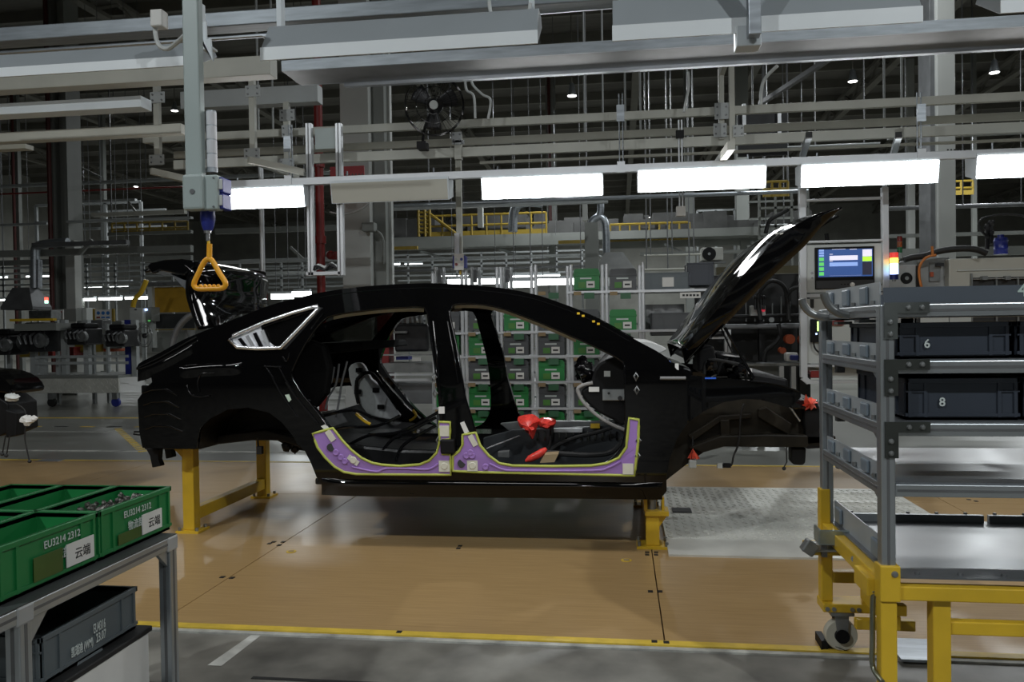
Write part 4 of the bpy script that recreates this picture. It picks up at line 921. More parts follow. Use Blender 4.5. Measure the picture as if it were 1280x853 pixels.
# next car body at the left edge
nb_ = thing('neighbour_car_body', 'front end of the next black car body at the left edge with dangling leads', 'car body', UZ(10, 620, 0)+V((0,0,.3)))
YN2 = 5.3
MB().ext([U(x, y, YN2) for x, y in smooth2([(-90,462),(-40,463),(-15,466),(5,475),(14,488),(10,494),(-5,490),(-90,492)], 2)], (0,.35,0)).build('wing', paint_black, nb_, bevel=.02)
MB().ext([U(x, y, YN2+.05) for x, y in ((-80,490),(-8,492),(10,505),(12,540),(-2,546),(-80,550))], (0,.3,0)).build('front_panel', black_matt, nb_, bevel=.01)
MB().ext([U(x, y, YN2+.0) for x, y in ((6,512),(21,516),(20,545),(7,548))], (0,.1,0)).build('black_canister', black_matt, nb_, bevel=.01)
for P in ([(20,505),(30,512),(33,525),(31,545),(33,560),(37,577)], [(7,545),(5,556),(3,568)], [(12,545),(10,558),(8,570)]):
    q = MB().tube([U(x, y, YN2-.01) for x, y in smooth2(P, 4, False)], .005, 6); q.sph(U(*P[-1], YN2-.01), .014, 8, 6); q.build('hanging_lead', rubber, nb_)
MB().sph(U(34, 526, YN2-.02), (.05,.03,.035), 10, 7, .25).sph(U(42, 523, YN2-.02), (.03,.02,.02), 8, 6, .2).build('white_wrapped_plug', paper, nb_)
MB().sph(U(15, 497, YN2-.02), (.06,.03,.03), 10, 7, .2).build('grey_wrapped_plug', panel_grey, nb_)
# ============================================================ RIGHT: wheeled shelf trolley
def pbox(parent, name, m, px0, py0, px1, py1, Y, dep, bevel=0.0, **kw):
    a = U(px0, py0, Y); b = U(px1, py1, Y)
    return MB().box(min(a.x,b.x), max(a.x,b.x), Y, Y+dep, min(a.z,b.z), max(a.z,b.z)).build(name, m, parent, bevel=bevel, **kw)
YF = 2.66; YR = 3.45
XL = U(1101, 560, YF).x; XR = XL+1.35
def zf(py, px=1110): return U(px, py, YF).z
rk = thing('shelf_trolley', 'grey aluminium shelf trolley on a yellow wheeled base at the right edge', 'trolley', (XL+.3, 3.0, 0))
ZB = zf(712); ZT = zf(381)
def upright(x, y, z0, z1):
    o = MB().box(x, x+.044, y, y+.044, z0, z1).build('upright', alu_dark, rk, bevel=.004)
    q = MB()
    for dx in (.018, ): q.box(x+dx, x+dx+.008, y-.001, y+.003, z0+.01, z1-.01)
    q.build('slot_line', galv_dark, o); return o
for x in (XL, XR-.044):
    for y in (YF, YR-.044): upright(x, y, ZB-.05, ZT)
levels = [zf(388), zf(459), zf(537), zf(613)]
for k, z in enumerate(levels):
    for x in (XL+.003, XR-.043):
        o = MB().box(x, x+.036, YF+.044, YR-.044, z-.022, z+.018).build('side_rail', alu_dark, rk, bevel=.003)
        MB().box(x-.001, x+.003, YF+.05, YR-.05, z-.006, z+.002).build('slot_line', galv_dark, o)
    for y in (YF+.004, YR-.04):
        o = MB().box(XL+.044, XR-.044, y, y+.036, z-.022, z+.018).build('cross_rail', alu_dark, rk, bevel=.003)
        MB().box(XL+.05, XR-.05, y-.001, y+.002, z-.006, z+.002).build('slot_line', galv_dark, o)
    MB().box(XL+.04, XR-.04, YF+.02, YR-.03, z+.018, z+.022).build('shelf_sheet', mat('shelf_sheet_grey', (.13,.14,.15), .3, .3, .1, 6), rk)
    h = .055 if k else .075
    lip = MB().box(XL+.018, XL+.022, YF+.06, YR-.05, z+.018, z+.018+h).build('side_lip', mat('lip_sheet_grey', (.36,.39,.41), .4, .15, .1, 6), rk)
    for i in range(3):
        y = YF+.17+.22*i; MB().box(XL+.006, XL+.0175, y, y+.075, z+.022, z+.018+h*.88).build('folded_tab', mat('tab_blue_grey', (.20,.245,.29), .4, .15, .1, 6), lip, bevel=.006)
        MB().cyl((XL+.012, y-.06, z+.02), (XL+.012, y-.06, z+.034), .008, n=6).build('bolt', mid_metal, lip)
    if k:
        MB().ext([(XL+.012, YF+.044, z-.022), (XL+.012, YF+.12, z-.022), (XL+.012, YF+.07, z-.045), (XL+.012, YF+.044, z-.10)], (.02,0,0)).build('gusset', alu_dark, rk)
        MB().box(XL+.05, XL+.085, YR-.075, YR-.045, z-.06, z-.022).build('corner_bracket', galv_dark, rk, bevel=.004)
    # dark L plate with four dome bolts on the front upright
    if k < 4:
        zt = z+.024; a = XL+.012
        if k == 3: continue
        pm = mat('zinc_plate', (.16,.175,.17), .35, .7, .3, 7) if k == 0 else mat('dark_steel_plate', (.05,.055,.05), .4, .5, .2, 7)
        L = MB().ext([(a, YF-.005, zt), (a+.135, YF-.005, zt), (a+.135, YF-.005, zt-.034), (a+.040, YF-.005, zt-.034), (a+.040, YF-.005, zt-.115), (a, YF-.005, zt-.115)], (0,.005,0)).build('corner_plate', pm, rk)
        for dx, dz in ((.072,.017), (.112,.017), (.018,.062), (.018,.100)):
            MB().lathe([(0,.007),(.006,.006),(.009,.0)], (a+dx, YF-.005, zt-dz), (0,-1,0), 12).build('dome_bolt', mid_metal, L, smooth=True)
# top tray front
MB().box(XL+.022, XR, YF+.035, YF+.04, zf(382), zf(359)).build('front_board', mat('slate_blue_board', (.075,.09,.11), .45, 0, .06, 5), rk)
MB().box(XL+.022, XR, YR-.06, YR-.055, zf(382), zf(359)).build('back_board', MATS['slate_blue_board'], rk)
text('4', .058, mat('pale_green_print', (.40,.50,.46), .6), rk, (U(1273, 371, YF+.03).x, YF+.034, zf(373)), (1,0,0), (0,0,1), 'number', .0005, .001)
# bent push handles
for px0, py0, px1, py1, y in ((1046, 396.5, 1002, 374, YR-.15), (1074, 393.5, 1030, 367, YF+.36)):
    a = U(px0, py0, y); b = U(px1, py1, y); q = [a+V((.12,0,0)), a+V((.02,0,0)), a.lerp(V((b.x, y, a.z)), .45)+V((0,0,.002)), V((a.x+(b.x-a.x)*.78, y, a.z+(b.z-a.z)*.30)), V((a.x+(b.x-a.x)*.95, y, a.z+(b.z-a.z)*.7)), b]
    MB().tube(spline(q, 5), .015, 12).build('push_handle', mat('bent_steel_tube', (.28,.29,.29), .3, .85, .25, 12), rk, smooth=True)
    MB().box(a.x+.05, XL+.03, y-.03, y+.03, a.z-.03, a.z-.018).build('handle_bracket', alu_dark, rk)
# lower deck and yellow base
zd = zf(722); lip = MATS['lip_sheet_grey']
MB().box(XL+.03, XR, YF+.01, YR-.01, zd-.006, zd).build('deck_sheet', MATS['shelf_sheet_grey'], rk)
sl_ = MB().ext([(XL+.05, YF+.06, zd), (XL+.05, YR-.03, zd), (XL+.05, YR-.03, zd+.085), (XL+.05, YF+.06, zd+.085)], (.005,0,0)).build('deck_side_lip', lip, rk)
for i in range(2): MB().box(XL+.036, XL+.0495, YF+.16+.47*i, YF+.24+.47*i, zd+.01, zd+.07).build('folded_tab', MATS['tab_blue_grey'], sl_, bevel=.006)
for x0, x1 in ((XL+.07, XL+.62), (XL+.64, XR)): MB().box(x0, x1, YR-.04, YR-.02, zd, zd+.03).build('deck_back_lip', lip, rk)
bo = MB()
for k in range(9): bo.cyl((XL+.12+k*.13, YF+.04, zd), (XL+.12+k*.13, YF+.04, zd+.008), .008, n=6); bo.cyl((XL+.12+k*.11, YR-.015, zd+.0), (XL+.12+k*.11, YR-.015, zd+.036), .007, n=6)
bo.build('deck_bolts', galv_dark, rk)
def ybox(x0, x1, y0, y1, z0, z1, nm): return MB().box(x0, x1, y0, y1, z0, z1).build(nm, yellow, rk, bevel=.004)
sk = ybox(XL-.008, XL+.054, YF-.012, YF+.05, zf(752), zf(707), 'post_socket')
MB().lathe([(0,.007),(.007,.006),(.011,0)], (XL+.036, YF-.012, zf(717)), (0,-1,0), 12).build('dome_bolt', mid_metal, sk)
ybox(XL-.005, XL+.045, YF-.005, YF+.045, .06, zf(752), 'base_post'); ybox(XL-.01, XL+.03, YR-.05, YR, .16, zd+.13, 'base_post')
ybox(XR-.05, XR, YF-.005, YF+.045, .06, zf(752), 'base_post'); ybox(XR-.05, XR, YR-.05, YR, .16, zd, 'base_post')
ybox(XL+.045, XR, YF, YF+.045, zf(751), zf(733), 'base_rail'); ybox(XL+.03, XR, YR-.05, YR-.01, zd-.06, zd-.01, 'base_rail')
ybox(XL-.004, XL+.036, YF+.05, YR-.05, zd-.065, zd-.008, 'base_side_rail'); ybox(XL+.16, XL+.215, YF+.02, YF+.075, .06, zf(751), 'base_post')
ybox(XL+.215, XR, YF+.03, YF+.065, zf(796), zf(779), 'base_rail'); ybox(XL+.045, XL+.16, YF+.25, YF+.285, zf(805), zf(790), 'base_rail')
ybox(XL+.10, XL+.14, YF+.25, YR-.2, .25, .30, 'base_side_rail'); ybox(XL+.045, XR, YF+.01, YF+.045, .085, .12, 'base_rail')
# rear lower frame with caster
za = UZ(1050, 812, 0); xc = za.x; yc = za.y
ybox(xc-.075, xc+.16, yc-.05, yc+.06, .165, .20, 'caster_beam'); ybox(xc-.075, xc-.03, yc-.02, yc+.03, .20, zd-.05, 'base_post'); ybox(xc+.09, xc+.135, yc-.02, yc+.03, .20, zd-.05, 'base_post')
ybox(xc-.03, xc+.09, yc-.02, yc+.03, .275, .32, 'base_rail'); ybox(xc-.14, xc+.06, yc-.12, yc+.02, zd-.10, zd-.075, 'coupling_plate')
ybox(xc+.03, xc+.25, yc-.12, yc-.085, .125, .165, 'base_rail')
cs = MB().box(xc-.045, xc+.045, yc-.045, yc+.045, .150, .165).build('caster_plate', mid_metal, rk)
MB().ext([(xc-.028, yc-.032, .150), (xc+.028, yc-.032, .150), (xc+.022, yc-.032, .06), (xc-.012, yc-.032, .045)], (0,.006,0)).ext([(xc-.028, yc+.026, .150), (xc+.028, yc+.026, .150), (xc+.022, yc+.026, .06), (xc-.012, yc+.026, .045)], (0,.006,0)).build('caster_fork', mid_metal, cs)
wl = MB().lathe([(.028,-.02),(.06,-.02),(.0635,-.014),(.0635,.014),(.06,.02),(.028,.02)], (xc+.002, yc, .0635), (0,1,0), 28).build('caster_wheel', mat('ivory_wheel', (.48,.46,.38), .5), rk, smooth=True)
MB().cyl((xc+.002, yc-.036, .0635), (xc+.002, yc+.036, .0635), .028, n=16).build('wheel_hub', black_matt, wl)
bo = MB()
for dx in (-.06, -.035, .035, .06): bo.cyl((xc+dx, yc-.056, .18), (xc+dx, yc-.05, .18), .009, n=8)
bo.build('bolts', mid_metal, cs)
# zinc coupling bracket and bent pull rod
zk = mat('zinc_coupling', (.36,.42,.42), .3, .8, .25, 14)
cu_ = MB().box(xc-.115, xc+.045, yc-.16, yc-.15, zd-.045, zd+.01).box(xc-.115, xc+.045, yc-.16, yc-.07, zd-.048, zd-.042).box(xc-.115, xc-.105, yc-.15, yc-.07, zd-.042, zd+.01).build('coupling_bracket', zk, rk, bevel=.003)
MB().box(xc-.10, xc-.08, yc-.14, yc-.12, zd-.10, zd-.042).build('bracket_leg', galv_dark, cu_); MB().box(xc+.02, xc+.035, yc-.13, yc-.11, zd-.10, zd-.042).build('bracket_leg', galv_dark, cu_)
MB().ext([(xc-.15, yc-.16, zd-.085), (xc-.12, yc-.16, zd-.075), (xc+.05, yc-.16, zd-.07), (xc+.05, yc-.02, zd-.07), (xc-.12, yc-.02, zd-.075)], (0,0,.006)).build('coupling_tongue', mid_metal, cu_)
MB().cbox((xc-.15, yc-.15, zd-.06), (.05,.05,.05), Matrix.Rotation(.6, 3, 'Y')).build('metal_hook', mid_metal, cu_, bevel=.006)
MB().cyl((xc+.05, yc-.17, zd-.005), (XL+.0, YF+.30, zd-.03), .012, n=10).build('push_rod', mat('bright_rod', (.6,.63,.65), .2, 1), rk)
MB().tube([(xc+.06, yc-.16, zd-.01), (xc+.085, yc-.18, zd-.06), (xc+.10, yc-.22, zd-.12)], .009, 8).build('black_lever', black_matt, rk)
a0 = U(1083, 723, YF+.12); a1 = U(1091, 738, YF+.06); a2 = U(1090.5, 800, YF+.03); a3 = U(1091, 834, YF+.03); a4 = U(1103, 853, YF-.02)
MB().tube(spline([a0+V((-.01,.05,.005)), a0, a1, a1.lerp(a2, .3), a2, a3, a4], 5), .0085, 10).build('pull_rod', mat('olive_zinc_rod', (.25,.26,.2), .3, .8), rk, smooth=True)
ybox(XL-.03, XL+.006, YF+.05, YF+.20, zd-.08, zd-.02, 'rod_guide')
a = UZ(1040, 806, 0); solo('wheel_chock', 'small black and white wedge on the floor by the trolley caster', 'wedge', MB().ext([(a.x-.06, a.y-.07, .0), (a.x-.02, a.y-.05, 0), (a.x+.05, a.y+.10-.17, .0), (a.x+.0, a.y+.10-.17, .018), (a.x-.045, a.y-.05, .02)], (0,.03,0)).box(a.x-.055, a.x-.03, a.y-.06, a.y+.05, .0, .035), black_matt)
a = UZ(1138, 818, 0); solo('metal_floor_plate', 'small scuffed metal plate on the floor behind the yellow base posts', 'plate', MB().box(a.x-.06, a.x+.12, a.y-.08, a.y+.14, 0, .01), galv)
# grey crates on the trolley
def crate(name, label, x0, x1, y0, y1, z0, z1, m, group, nrib=3, rim=.006, inner=True):
    t = thing(name, label, 'crate', ((x0+x1)/2, (y0+y1)/2, z0), group); w = .006; h = z1-z0; g = rim
    MB().box(x0+g, x1-g, y0+g, y0+g+w, z0, z1).box(x0+g, x1-g, y1-g-w, y1-g, z0, z1).box(x0+g, x0+g+w, y0+g, y1-g, z0, z1).box(x1-g-w, x1-g, y0+g, y1-g, z0, z1).box(x0+g, x1-g, y0+g, y1-g, z0, z0+.008).build('shell', m, t)
    MB().box(x0, x1, y0, y0+g+w, z1-.016, z1).box(x0, x1, y1-g-w, y1, z1-.016, z1).box(x0, x0+g+w, y0, y1, z1-.016, z1).box(x1-g-w, x1, y0, y1, z1-.016, z1).build('rim', m, t, bevel=.002)
    for (ax, a0, a1) in (('x', x0, x1), ('y', y0, y1)):
        for k in range(nrib+1):
            f = (.04, .18, .82, .96)[k] if nrib == 3 else k/nrib
            p = a0+(a1-a0)*f
            if ax == 'x':
                MB().box(p-.005, p+.005, y0+.0005, y0+g+.001, z0+.01, z1-.014).build('rib', m, t); 
            else:
                MB().box(x1-g-.001, x1-.0005, p-.005, p+.005, z0+.01, z1-.014).build('rib', m, t); MB().box(x0+.0005, x0+g+.001, p-.005, p+.005, z0+.01, z1-.014).build('rib', m, t)
    MB().box(x0+.001, x1-.001, y0+.001, y1-.001, z0+.012, z0+.022).build('bottom_band', m, t)
    MB().box(x0+.002, x0+(x1-x0)*.18, y0+.001, y0+g, z1-.045, z1-.040).build('cross_rib', m, t); MB().box(x1-(x1-x0)*.18, x1-.002, y0+.001, y0+g, z1-.045, z1-.040).build('cross_rib', m, t)
    return t
bx = XL+.07; tz = levels[1]+.022
for k, (z0, z1, num) in enumerate(((levels[1]+.022, zf(404), '6'), (levels[2]+.022, zf(475), '8'))):
    for i in range(3):
        x0 = bx+(.0 if k == 0 else .025)+i*.36; x1 = x0+.345
        o = crate('grey_crate', ('dark blue grey crate printed %s on the trolley, %s shelf with crates' % (num, 'upper' if k == 0 else 'lower')) if i == 0 else
                  'plain dark crate on the %s crate shelf, %s to the right of the numbered one' % (('upper', 'lower')[k], 'first' if i == 1 else 'second'), x0, x1, YF+.06, YF+.60, z0, z1, crate_navy, 'dark crates on the shelf trolley')
        if i == 0:
            px, py = ((1155, 435), (1174, 508))[k]; p = U(px, py, YF+.058); text(num, .040, white_ink, o, (p.x, YF+.0595, p.z), (1,0,0), (0,0,1), 'number', .0004, .0006)

# ============================================================ LEFT FOREGROUND: crate cart
CX = U(216, 690, 2.49).x; CZ = U(205, 668, 2.5).z
ct = thing('crate_cart', 'aluminium profile cart with green crates on top at the lower left corner', 'cart', (CX-.35, 2.0, 0))
CY1 = 2.515; CY0 = 1.50
def prof(x0, x1, y0, y1, z0, z1, ax, nm='profile'):
    o = MB().box(x0, x1, y0, y1, z0, z1).build(nm, alu_dark, ct, bevel=.003); e = .0008; q = MB()
    if ax == 'z': q.box(x1-e, x1+e, (y0+y1)/2-.005, (y0+y1)/2+.005, z0, z1).box((x0+x1)/2-.005, (x0+x1)/2+.005, y0-e, y0+e, z0, z1)
    else: q.box(x1-e, x1+e, y0, y1, (z0+z1)/2-.004, (z0+z1)/2+.004)
    q.build('slot_line', galv_dark, o); return o
prof(CX-.042, CX, CY1-.042, CY1, .06, CZ-.045, 'z', 'post'); prof(CX-.042, CX, 1.80, 1.842, .06, CZ-.045, 'z', 'post'); prof(CX-.70, CX-.658, CY1-.042, CY1, .06, CZ-.045, 'z', 'post')
prof(CX-.042, CX, CY0, CY1-.05, CZ-.045, CZ-.004, 'y', 'top_rail'); prof(CX-.66, CX-.05, CY1-.042, CY1, CZ-.045, CZ-.004, 'x', 'top_rail')
for y in (CY1-.025, 1.82): MB().box(CX-.052, CX+.003, y-.030, y+.030, CZ-.052, CZ-.002).build('corner_joint', mat('cast_corner', (.42,.43,.43), .5, .4), ct, bevel=.006)
MB().box(CX-.70, CX, CY0, CY1, CZ-.004, CZ).build('top_board', mat('grey_black_board', (.045,.05,.05), .5), ct)
prof(CX-.042, CX, CY0, CY1-.05, .09, .13, 'y', 'lower_rail'); MB().box(CX-.70, CX, CY0, CY1-.0, .13, .134).build('lower_board', MATS['grey_black_board'], ct)
MB().ext([(CX-.02, CY1-.044, CZ-.046), (CX-.02, CY1-.10, CZ-.046), (CX-.02, CY1-.044, CZ-.10)], (.012,0,0)).build('gusset', alu_dark, ct)
MB().ext([(CX-.02, 1.842, CZ-.046), (CX-.02, 1.91, CZ-.046), (CX-.02, 1.842, CZ-.115)], (.012,0,0)).build('gusset', alu_dark, ct)
gx = CX-.044; gw = .205; gl = .393; gy = 2.175; zc = CZ+.002; gh = .148
row_lab = ['nearest the aisle side', 'in the middle row', 'in the row furthest left']
for c in range(3):
    for r2 in range(2):
        y0 = gy - r2*gl; x1 = gx-c*gw
        o = crate('green_crate', 'green crate on the cart, %s of the pair %s' % (('far', 'near')[r2], row_lab[c]) + (', full of parts' if (c, r2) == (0, 0) else ''), x1-gw+.004, x1, y0+.002, y0+gl-.004, zc, zc+gh, green, 'green crates on the cart')
        if c == 0:
            XX = x1+.0006
            to, tp, lo_ = ((.12, (.09, .208), (.213, .323)), (.164, (.125, .236), (.25, .366)))[r2]
            text('EU3214 2312', .029, white_ink, o, (XX, y0+to, zc+.100), (0,1,0), (0,0,1), 'print', .0003, .0003, .92)
            text('物流部', .032, white_ink, o, (XX, y0+to+.02, zc+.058), (0,1,0), (0,0,1), 'print', .0003, .0003, .85)
            MB().box(XX-.001, XX+.0005, y0+tp[0], y0+tp[1], zc+.022, zc+(.056 if r2 == 0 else .086)).build('clear_tape', tape_tan, o)
            lb = MB().box(XX-.001, XX+.0022, y0+lo_[0], y0+lo_[1], zc+.024, zc+.088).build('white_label', paper, o)
            text('云端', .034, ink, o, (XX+.0024, y0+lo_[0]+.032, zc+.041), (0,1,0), (0,0,1), 'print', .0003, .0004)
q = MB()
for k in range(90):
    q.sph((gx-random.uniform(.03,.17), gy+random.uniform(.03,.34), zc+.105+random.uniform(-.012,.022)), random.uniform(.008,.014), 6, 4, .3)
o = solo('small_metal_parts', 'loose small dark metal parts filling the far green crate', 'metal parts', q.box(gx-.19, gx-.02, gy+.02, gy+.37, zc+.009, zc+.10), mat('small_metal_bits', (.16,.155,.14), .35, .7, .5, 40)); o['kind'] = 'stuff'
solo('blue_plastic_part', 'blue plastic part lying in the near middle green crate', 'plastic part', MB().box(gx-.40, gx-.22, gy-gl+.10, gy-gl+.26, zc+.09, zc+.135), mat('blue_part', (.03,.06,.35), .4), bevel=.008)
p = U(172, 733, 2.45)
g2 = crate('grey_crate', 'slate grey crate with white print on the lower level of the cart', p.x-.30, p.x, 2.0, 2.45, .345, p.z, crate_grey, None)
text('EU4316', .040, white_ink, g2, (p.x+.0008, 2.222, p.z-.072), (0,1,0), (0,0,1), 'print', .0003, .0004, .45)
text('凯瑞迪 (WM)', .034, white_ink, g2, (p.x+.0008, 2.122, p.z-.104), (0,1,0), (0,0,1), 'print', .0003, .0003, .50)
text('23.07', .038, white_ink, g2, (p.x+.0008, 2.234, p.z-.104), (0,1,0), (0,0,1), 'print', .0003, .0004, .55)
MB().ext([(p.x, 2.11, p.z-.20), (p.x, 2.30, p.z-.20), (p.x, 2.26, p.z-.13), (p.x, 2.15, p.z-.13)], (.001,0,0)).build('moulded_plate', mat('paler_grey_crate', (.14,.16,.17), .45), g2)
solo('white_carton', 'white box with black lid at the bottom of the cart', 'box', MB().box(p.x-.30, p.x+.03, 1.95, 2.46, .135, .325), paper, bevel=.004)
solo('black_tray', 'black tray under the slate grey crate on the cart', 'tray', MB().box(p.x-.31, p.x+.035, 1.94, 2.475, .3255, .344), rubber, bevel=.004)

# ============================================================ BEHIND THE CAR: flow racks of bins
YK = 8.6
fr = thing('flow_rack', 'aluminium flow rack of green and grey bins seen through the car doorways', 'rack', U(690, 560, YK+.2))
for k, (px, yt) in enumerate(((541,342),(577,338),(582,338),(621,334),(626,334),(664,333),(669.5,331),(709,333),(713.5,331),(752.5,331),(758,330),(799,332),(803.5,328))):
    a = U(px, yt, YK); b = U(px, 575, YK); MB().cyl((a.x, YK, 0), (a.x, YK, a.z), .019, n=8).build('post', alu, fr, smooth=True)
for y, x0, x1 in ((364,709,905), (415,541,905), (446,541,803), (478,541,803), (511,541,803), (543,541,803)):
    a = U(x0, y, YK-.02); b = U(x1, y, YK-.02); z = (a.z+b.z)/2
    MB().box(a.x, b.x, YK-.035, YK-.015, z-.013, z+.013).build('rail', alu, fr); MB().box(a.x, b.x, YK+.6, YK+.62, z+.06, z+.086).build('rail', alu, fr)
    MB().box(a.x, b.x, YK-.01, YK+.6, z-.006, z+.0).build('roller_bed', galv_dark, fr)
bays = [(543,576), (584,620), (628,663), (671,708), (715,751.5), (760,798)]
rows_ = {364: '....GD', 415: 'DDGDDG', 446: 'GGDDG.', 478: '.DDGD.', 511: 'GGGDD.', 543: 'DGDGG.'}
rown = {364: 'top', 415: 'second', 446: 'third', 478: 'fourth', 511: 'fifth', 543: 'lowest'}
bayn = ['first', 'second', 'third', 'fourth', 'fifth', 'sixth']
def binobj(x0, x1, Y, z, h, m, label, tagm):
    t = thing('parts_bin', label, 'bin', ((x0+x1)/2, Y, z), 'parts bins on the flow rack')
    MB().ext([(x0, Y, z), (x1, Y, z), (x1, Y, z+h*.9), (x1-.02, Y, z+h), (x0+.02, Y, z+h), (x0, Y, z+h*.9)], (0, .38, 0)).build('shell', m, t)
    MB().box(x0-.006, x1+.006, Y-.008, Y+.39, z+h*.66, z+h*.74).build('rim', m, t)
    w = x1-x0; MB().box(x0+w*.50, x0+w*.82, Y-.010, Y-.004, z+.02, z+h*.40).build('white_card', paper, t)
    MB().box(x0+w*.18, x0+w*.45, Y-.008, Y-.004, z+.02, z+h*.36).build('green_card', tagm, t)
    MB().box(x0+w*.56, x0+w*.76, Y-.011, Y-.0095, z+.045, z+h*.28).build('printed_code', ink, t)
    MB().box(x0+w*.25, x0+w*.7, Y-.007, Y-.002, z+h*.50, z+h*.57).build('print', white_ink, t)
tagm = mat('green_card', (.07,.22,.035), .5)
for y, s in rows_.items():
    for b, ch in enumerate(s):
        a = U(bays[b][0], y, YK); c = U(bays[b][1], y, YK); z = a.z/2+c.z/2+.015
        if ch != '.':
            w = c.x-a.x; binobj(a.x+.02, c.x-.02, YK, z, .225, green_bin if ch == 'G' else grey_bin, '%s bin, %s row from the top, %s bay from left of flow rack' % ('green' if ch == 'G' else 'dark grey', rown[y], bayn[b]), tagm)
        q = MB().box(a.x+.13, a.x+.24, YK-.05, YK-.04, z-.10, z-.035).build('green_rail_tag', mat('green_rail_tag', (.035,.13,.06), .5), fr)
        MB().box(a.x+.02, a.x+.10, YK-.05, YK-.04, z-.06, z-.02).build('tan_rail_tag', cardboard, fr)
for px, py, w, h, lb, mm in ((833,358,58,24,'long grey crate with white paper on the top right rail of flow rack', crate_grey), (876,352,33,30,'dark blue grey crate with clear bag beside the long grey crate', crate_navy), (858,414,88,30,'wide grey crate on the second rail, right end of flow rack', grey_bin)):
    a = U(px-w/2, py+6, YK); b = U(px+w/2, py-h+6, YK); o = crate('grey_crate', lb, a.x, b.x, YK, YK+.4, a.z+.0, b.z, mm, None)
    if w == 58: MB().box(a.x+.2, a.x+.32, YK-.003, YK, a.z+.04, a.z+.14).build('white_paper_label', paper, o)
    if w == 33: MB().sph(((a.x+b.x)/2, YK+.12, b.z-.06), (.10,.05,.05), 10, 7, .3).build('clear_bag', mat('pale_bag', (.5,.52,.55), .2), o)
    if w == 88: MB().box(b.x-.28, b.x-.05, YK-.003, YK, a.z+.05, a.z+.15).build('white_paper_label', mat('grey_paper_label', (.3,.31,.32), .6), o)
q = thing('rail_sign', 'pale sign card hanging from the top right rail of the flow rack', 'sign', U(862, 378, YK-.05)); pbox(q, 'card', paper, 850, 366, 876, 372.5, YK-.06, .006)
for k in range(5): pbox(q, 'printed_mark', ink, 853+4.4*k, 368, 856+4.4*k, 370.5, YK-.062, .003)
for k, (px, py, w, h, mm, lb) in enumerate(((830,398,52,36,'clear','clear plastic drape hanging behind the right end of the flow rack'), (880,400,26,30,'pale','white bagged part on the second rail at the right end of the flow rack'))):
    a = U(px-w/2, py+h/2-4, YK+.3); b = U(px+w/2, py-h/2, YK+.3)
    n0 = 9; rws = [[V((a.x+(b.x-a.x)*i/n0, YK+.35+.02*math.sin(i*1.9+j), a.z+(b.z-a.z)*j/4)) for i in range(n0+1)] for j in range(5)]
    solo('plastic_drape' if k == 0 else 'bagged_part', lb, 'plastic', MB().grid(rws), mat('milky_plastic', (.30,.31,.31), .3), smooth='all', solid=.004)
# narrow grey frames standing on top of the rack posts
for k, px in enumerate((545, 590, 630)):
    a = U(px, 352, 9.2); o = thing('tall_rack_frame', 'narrow aluminium frame end above the car roof, %s of three' % ('leftmost', 'middle', 'rightmost')[k], 'frame', (a.x, 9.2, 0), 'rack frame ends')
    zt = U(px, 334, 9.2).z; MB().cyl((a.x, 9.2, 0), (a.x, 9.2, zt), .022, n=8).build('post', alu, o); MB().cyl((a.x+.07, 9.3, 0), (a.x+.07, 9.3, zt), .02, n=8).build('post', alu, o)
    MB().box(a.x+.02, a.x+.055, 9.2, 9.24, zt-.18, zt-.03).build('dark_plate', galv_dark, o)

# ============================================================ operator panel on its hanging frame
YH = 7.7
hm = thing('operator_panel', 'hanging light grey operator panel with lit touch screen on an aluminium frame', 'control panel', U(1055, 480, YH))
def hbox(nm, m, x0, y0, x1, y1, d0, d1, parent=None, bevel=0.0):
    a = U(x0, y0, YH); b = U(x1, y1, YH); return MB().box(a.x, b.x, YH+d0, YH+d1, b.z, a.z).build(nm, m, parent or hm, bevel=bevel)
hbox('frame_post', alu, 1000.5, 472, 1007, 232, -.02, .04, bevel=.004); hbox('frame_post', alu, 1103, 372, 1110, 234, -.02, .04, bevel=.004)
hbox('frame_post', alu, 1006, 258, 1009.5, 200, .05, .09); hbox('frame_post', alu, 1107, 258, 1111, 196, .05, .09)
hbox('frame_bar', alu, 1007, 252, 1104, 246, -.01, .04, bevel=.003); hbox('frame_bar', alu, 1007, 304, 1104, 299, -.02, .04, bevel=.003)
hbox('frame_bar', alu, 1007, 372, 1103, 366, -.012, .04, bevel=.003)
up = hbox('upper_cabinet', panel_grey, 1007.5, 366, 1103, 304, .0, .16, bevel=.004)
lo = hbox('lower_cabinet', panel_grey, 1007.5, 455, 1103, 372, .01, .16, bevel=.004)
mon = hbox('monitor_bezel', black_matt, 1018.5, 362, 1092, 308, -.025, .0, up, bevel=.004)
hbox('lower_bezel', mat('charcoal_bezel', (.04,.042,.045), .45), 1019.5, 361, 1091, 350, -.029, -.024, mon)
def scr(nm, m, x0, y0, x1, y1, d=-.0265): return hbox(nm, m, x0, y1, x1, y0, d, d+.001, mon)
scr('screen', screen_blue, 1022, 311, 1089.5, 347); scr('screen_header', screen_dark, 1022, 311, 1078, 312.6, -.0275)
scr('white_field', screen_white, 1036, 319.5, 1071, 326, -.0275); scr('white_field', screen_lblue, 1036, 328, 1071, 333.5, -.0275)
scr('grey_block', screen_white, 1077, 312, 1088.5, 321, -.0275); scr('lime_block', screen_lime, 1077, 321, 1088.5, 327, -.0275); scr('dark_block', screen_dark, 1077, 327.5, 1088.5, 344, -.0275)
for k in range(3): scr('blue_button', screen_lblue, 1023, 312.5+3.2*k, 1029, 315+3.2*k, -.0275)
for k in range(4): scr('green_button', screen_green, 1023, 322.5+6*k, 1029, 327+6*k, -.0275)
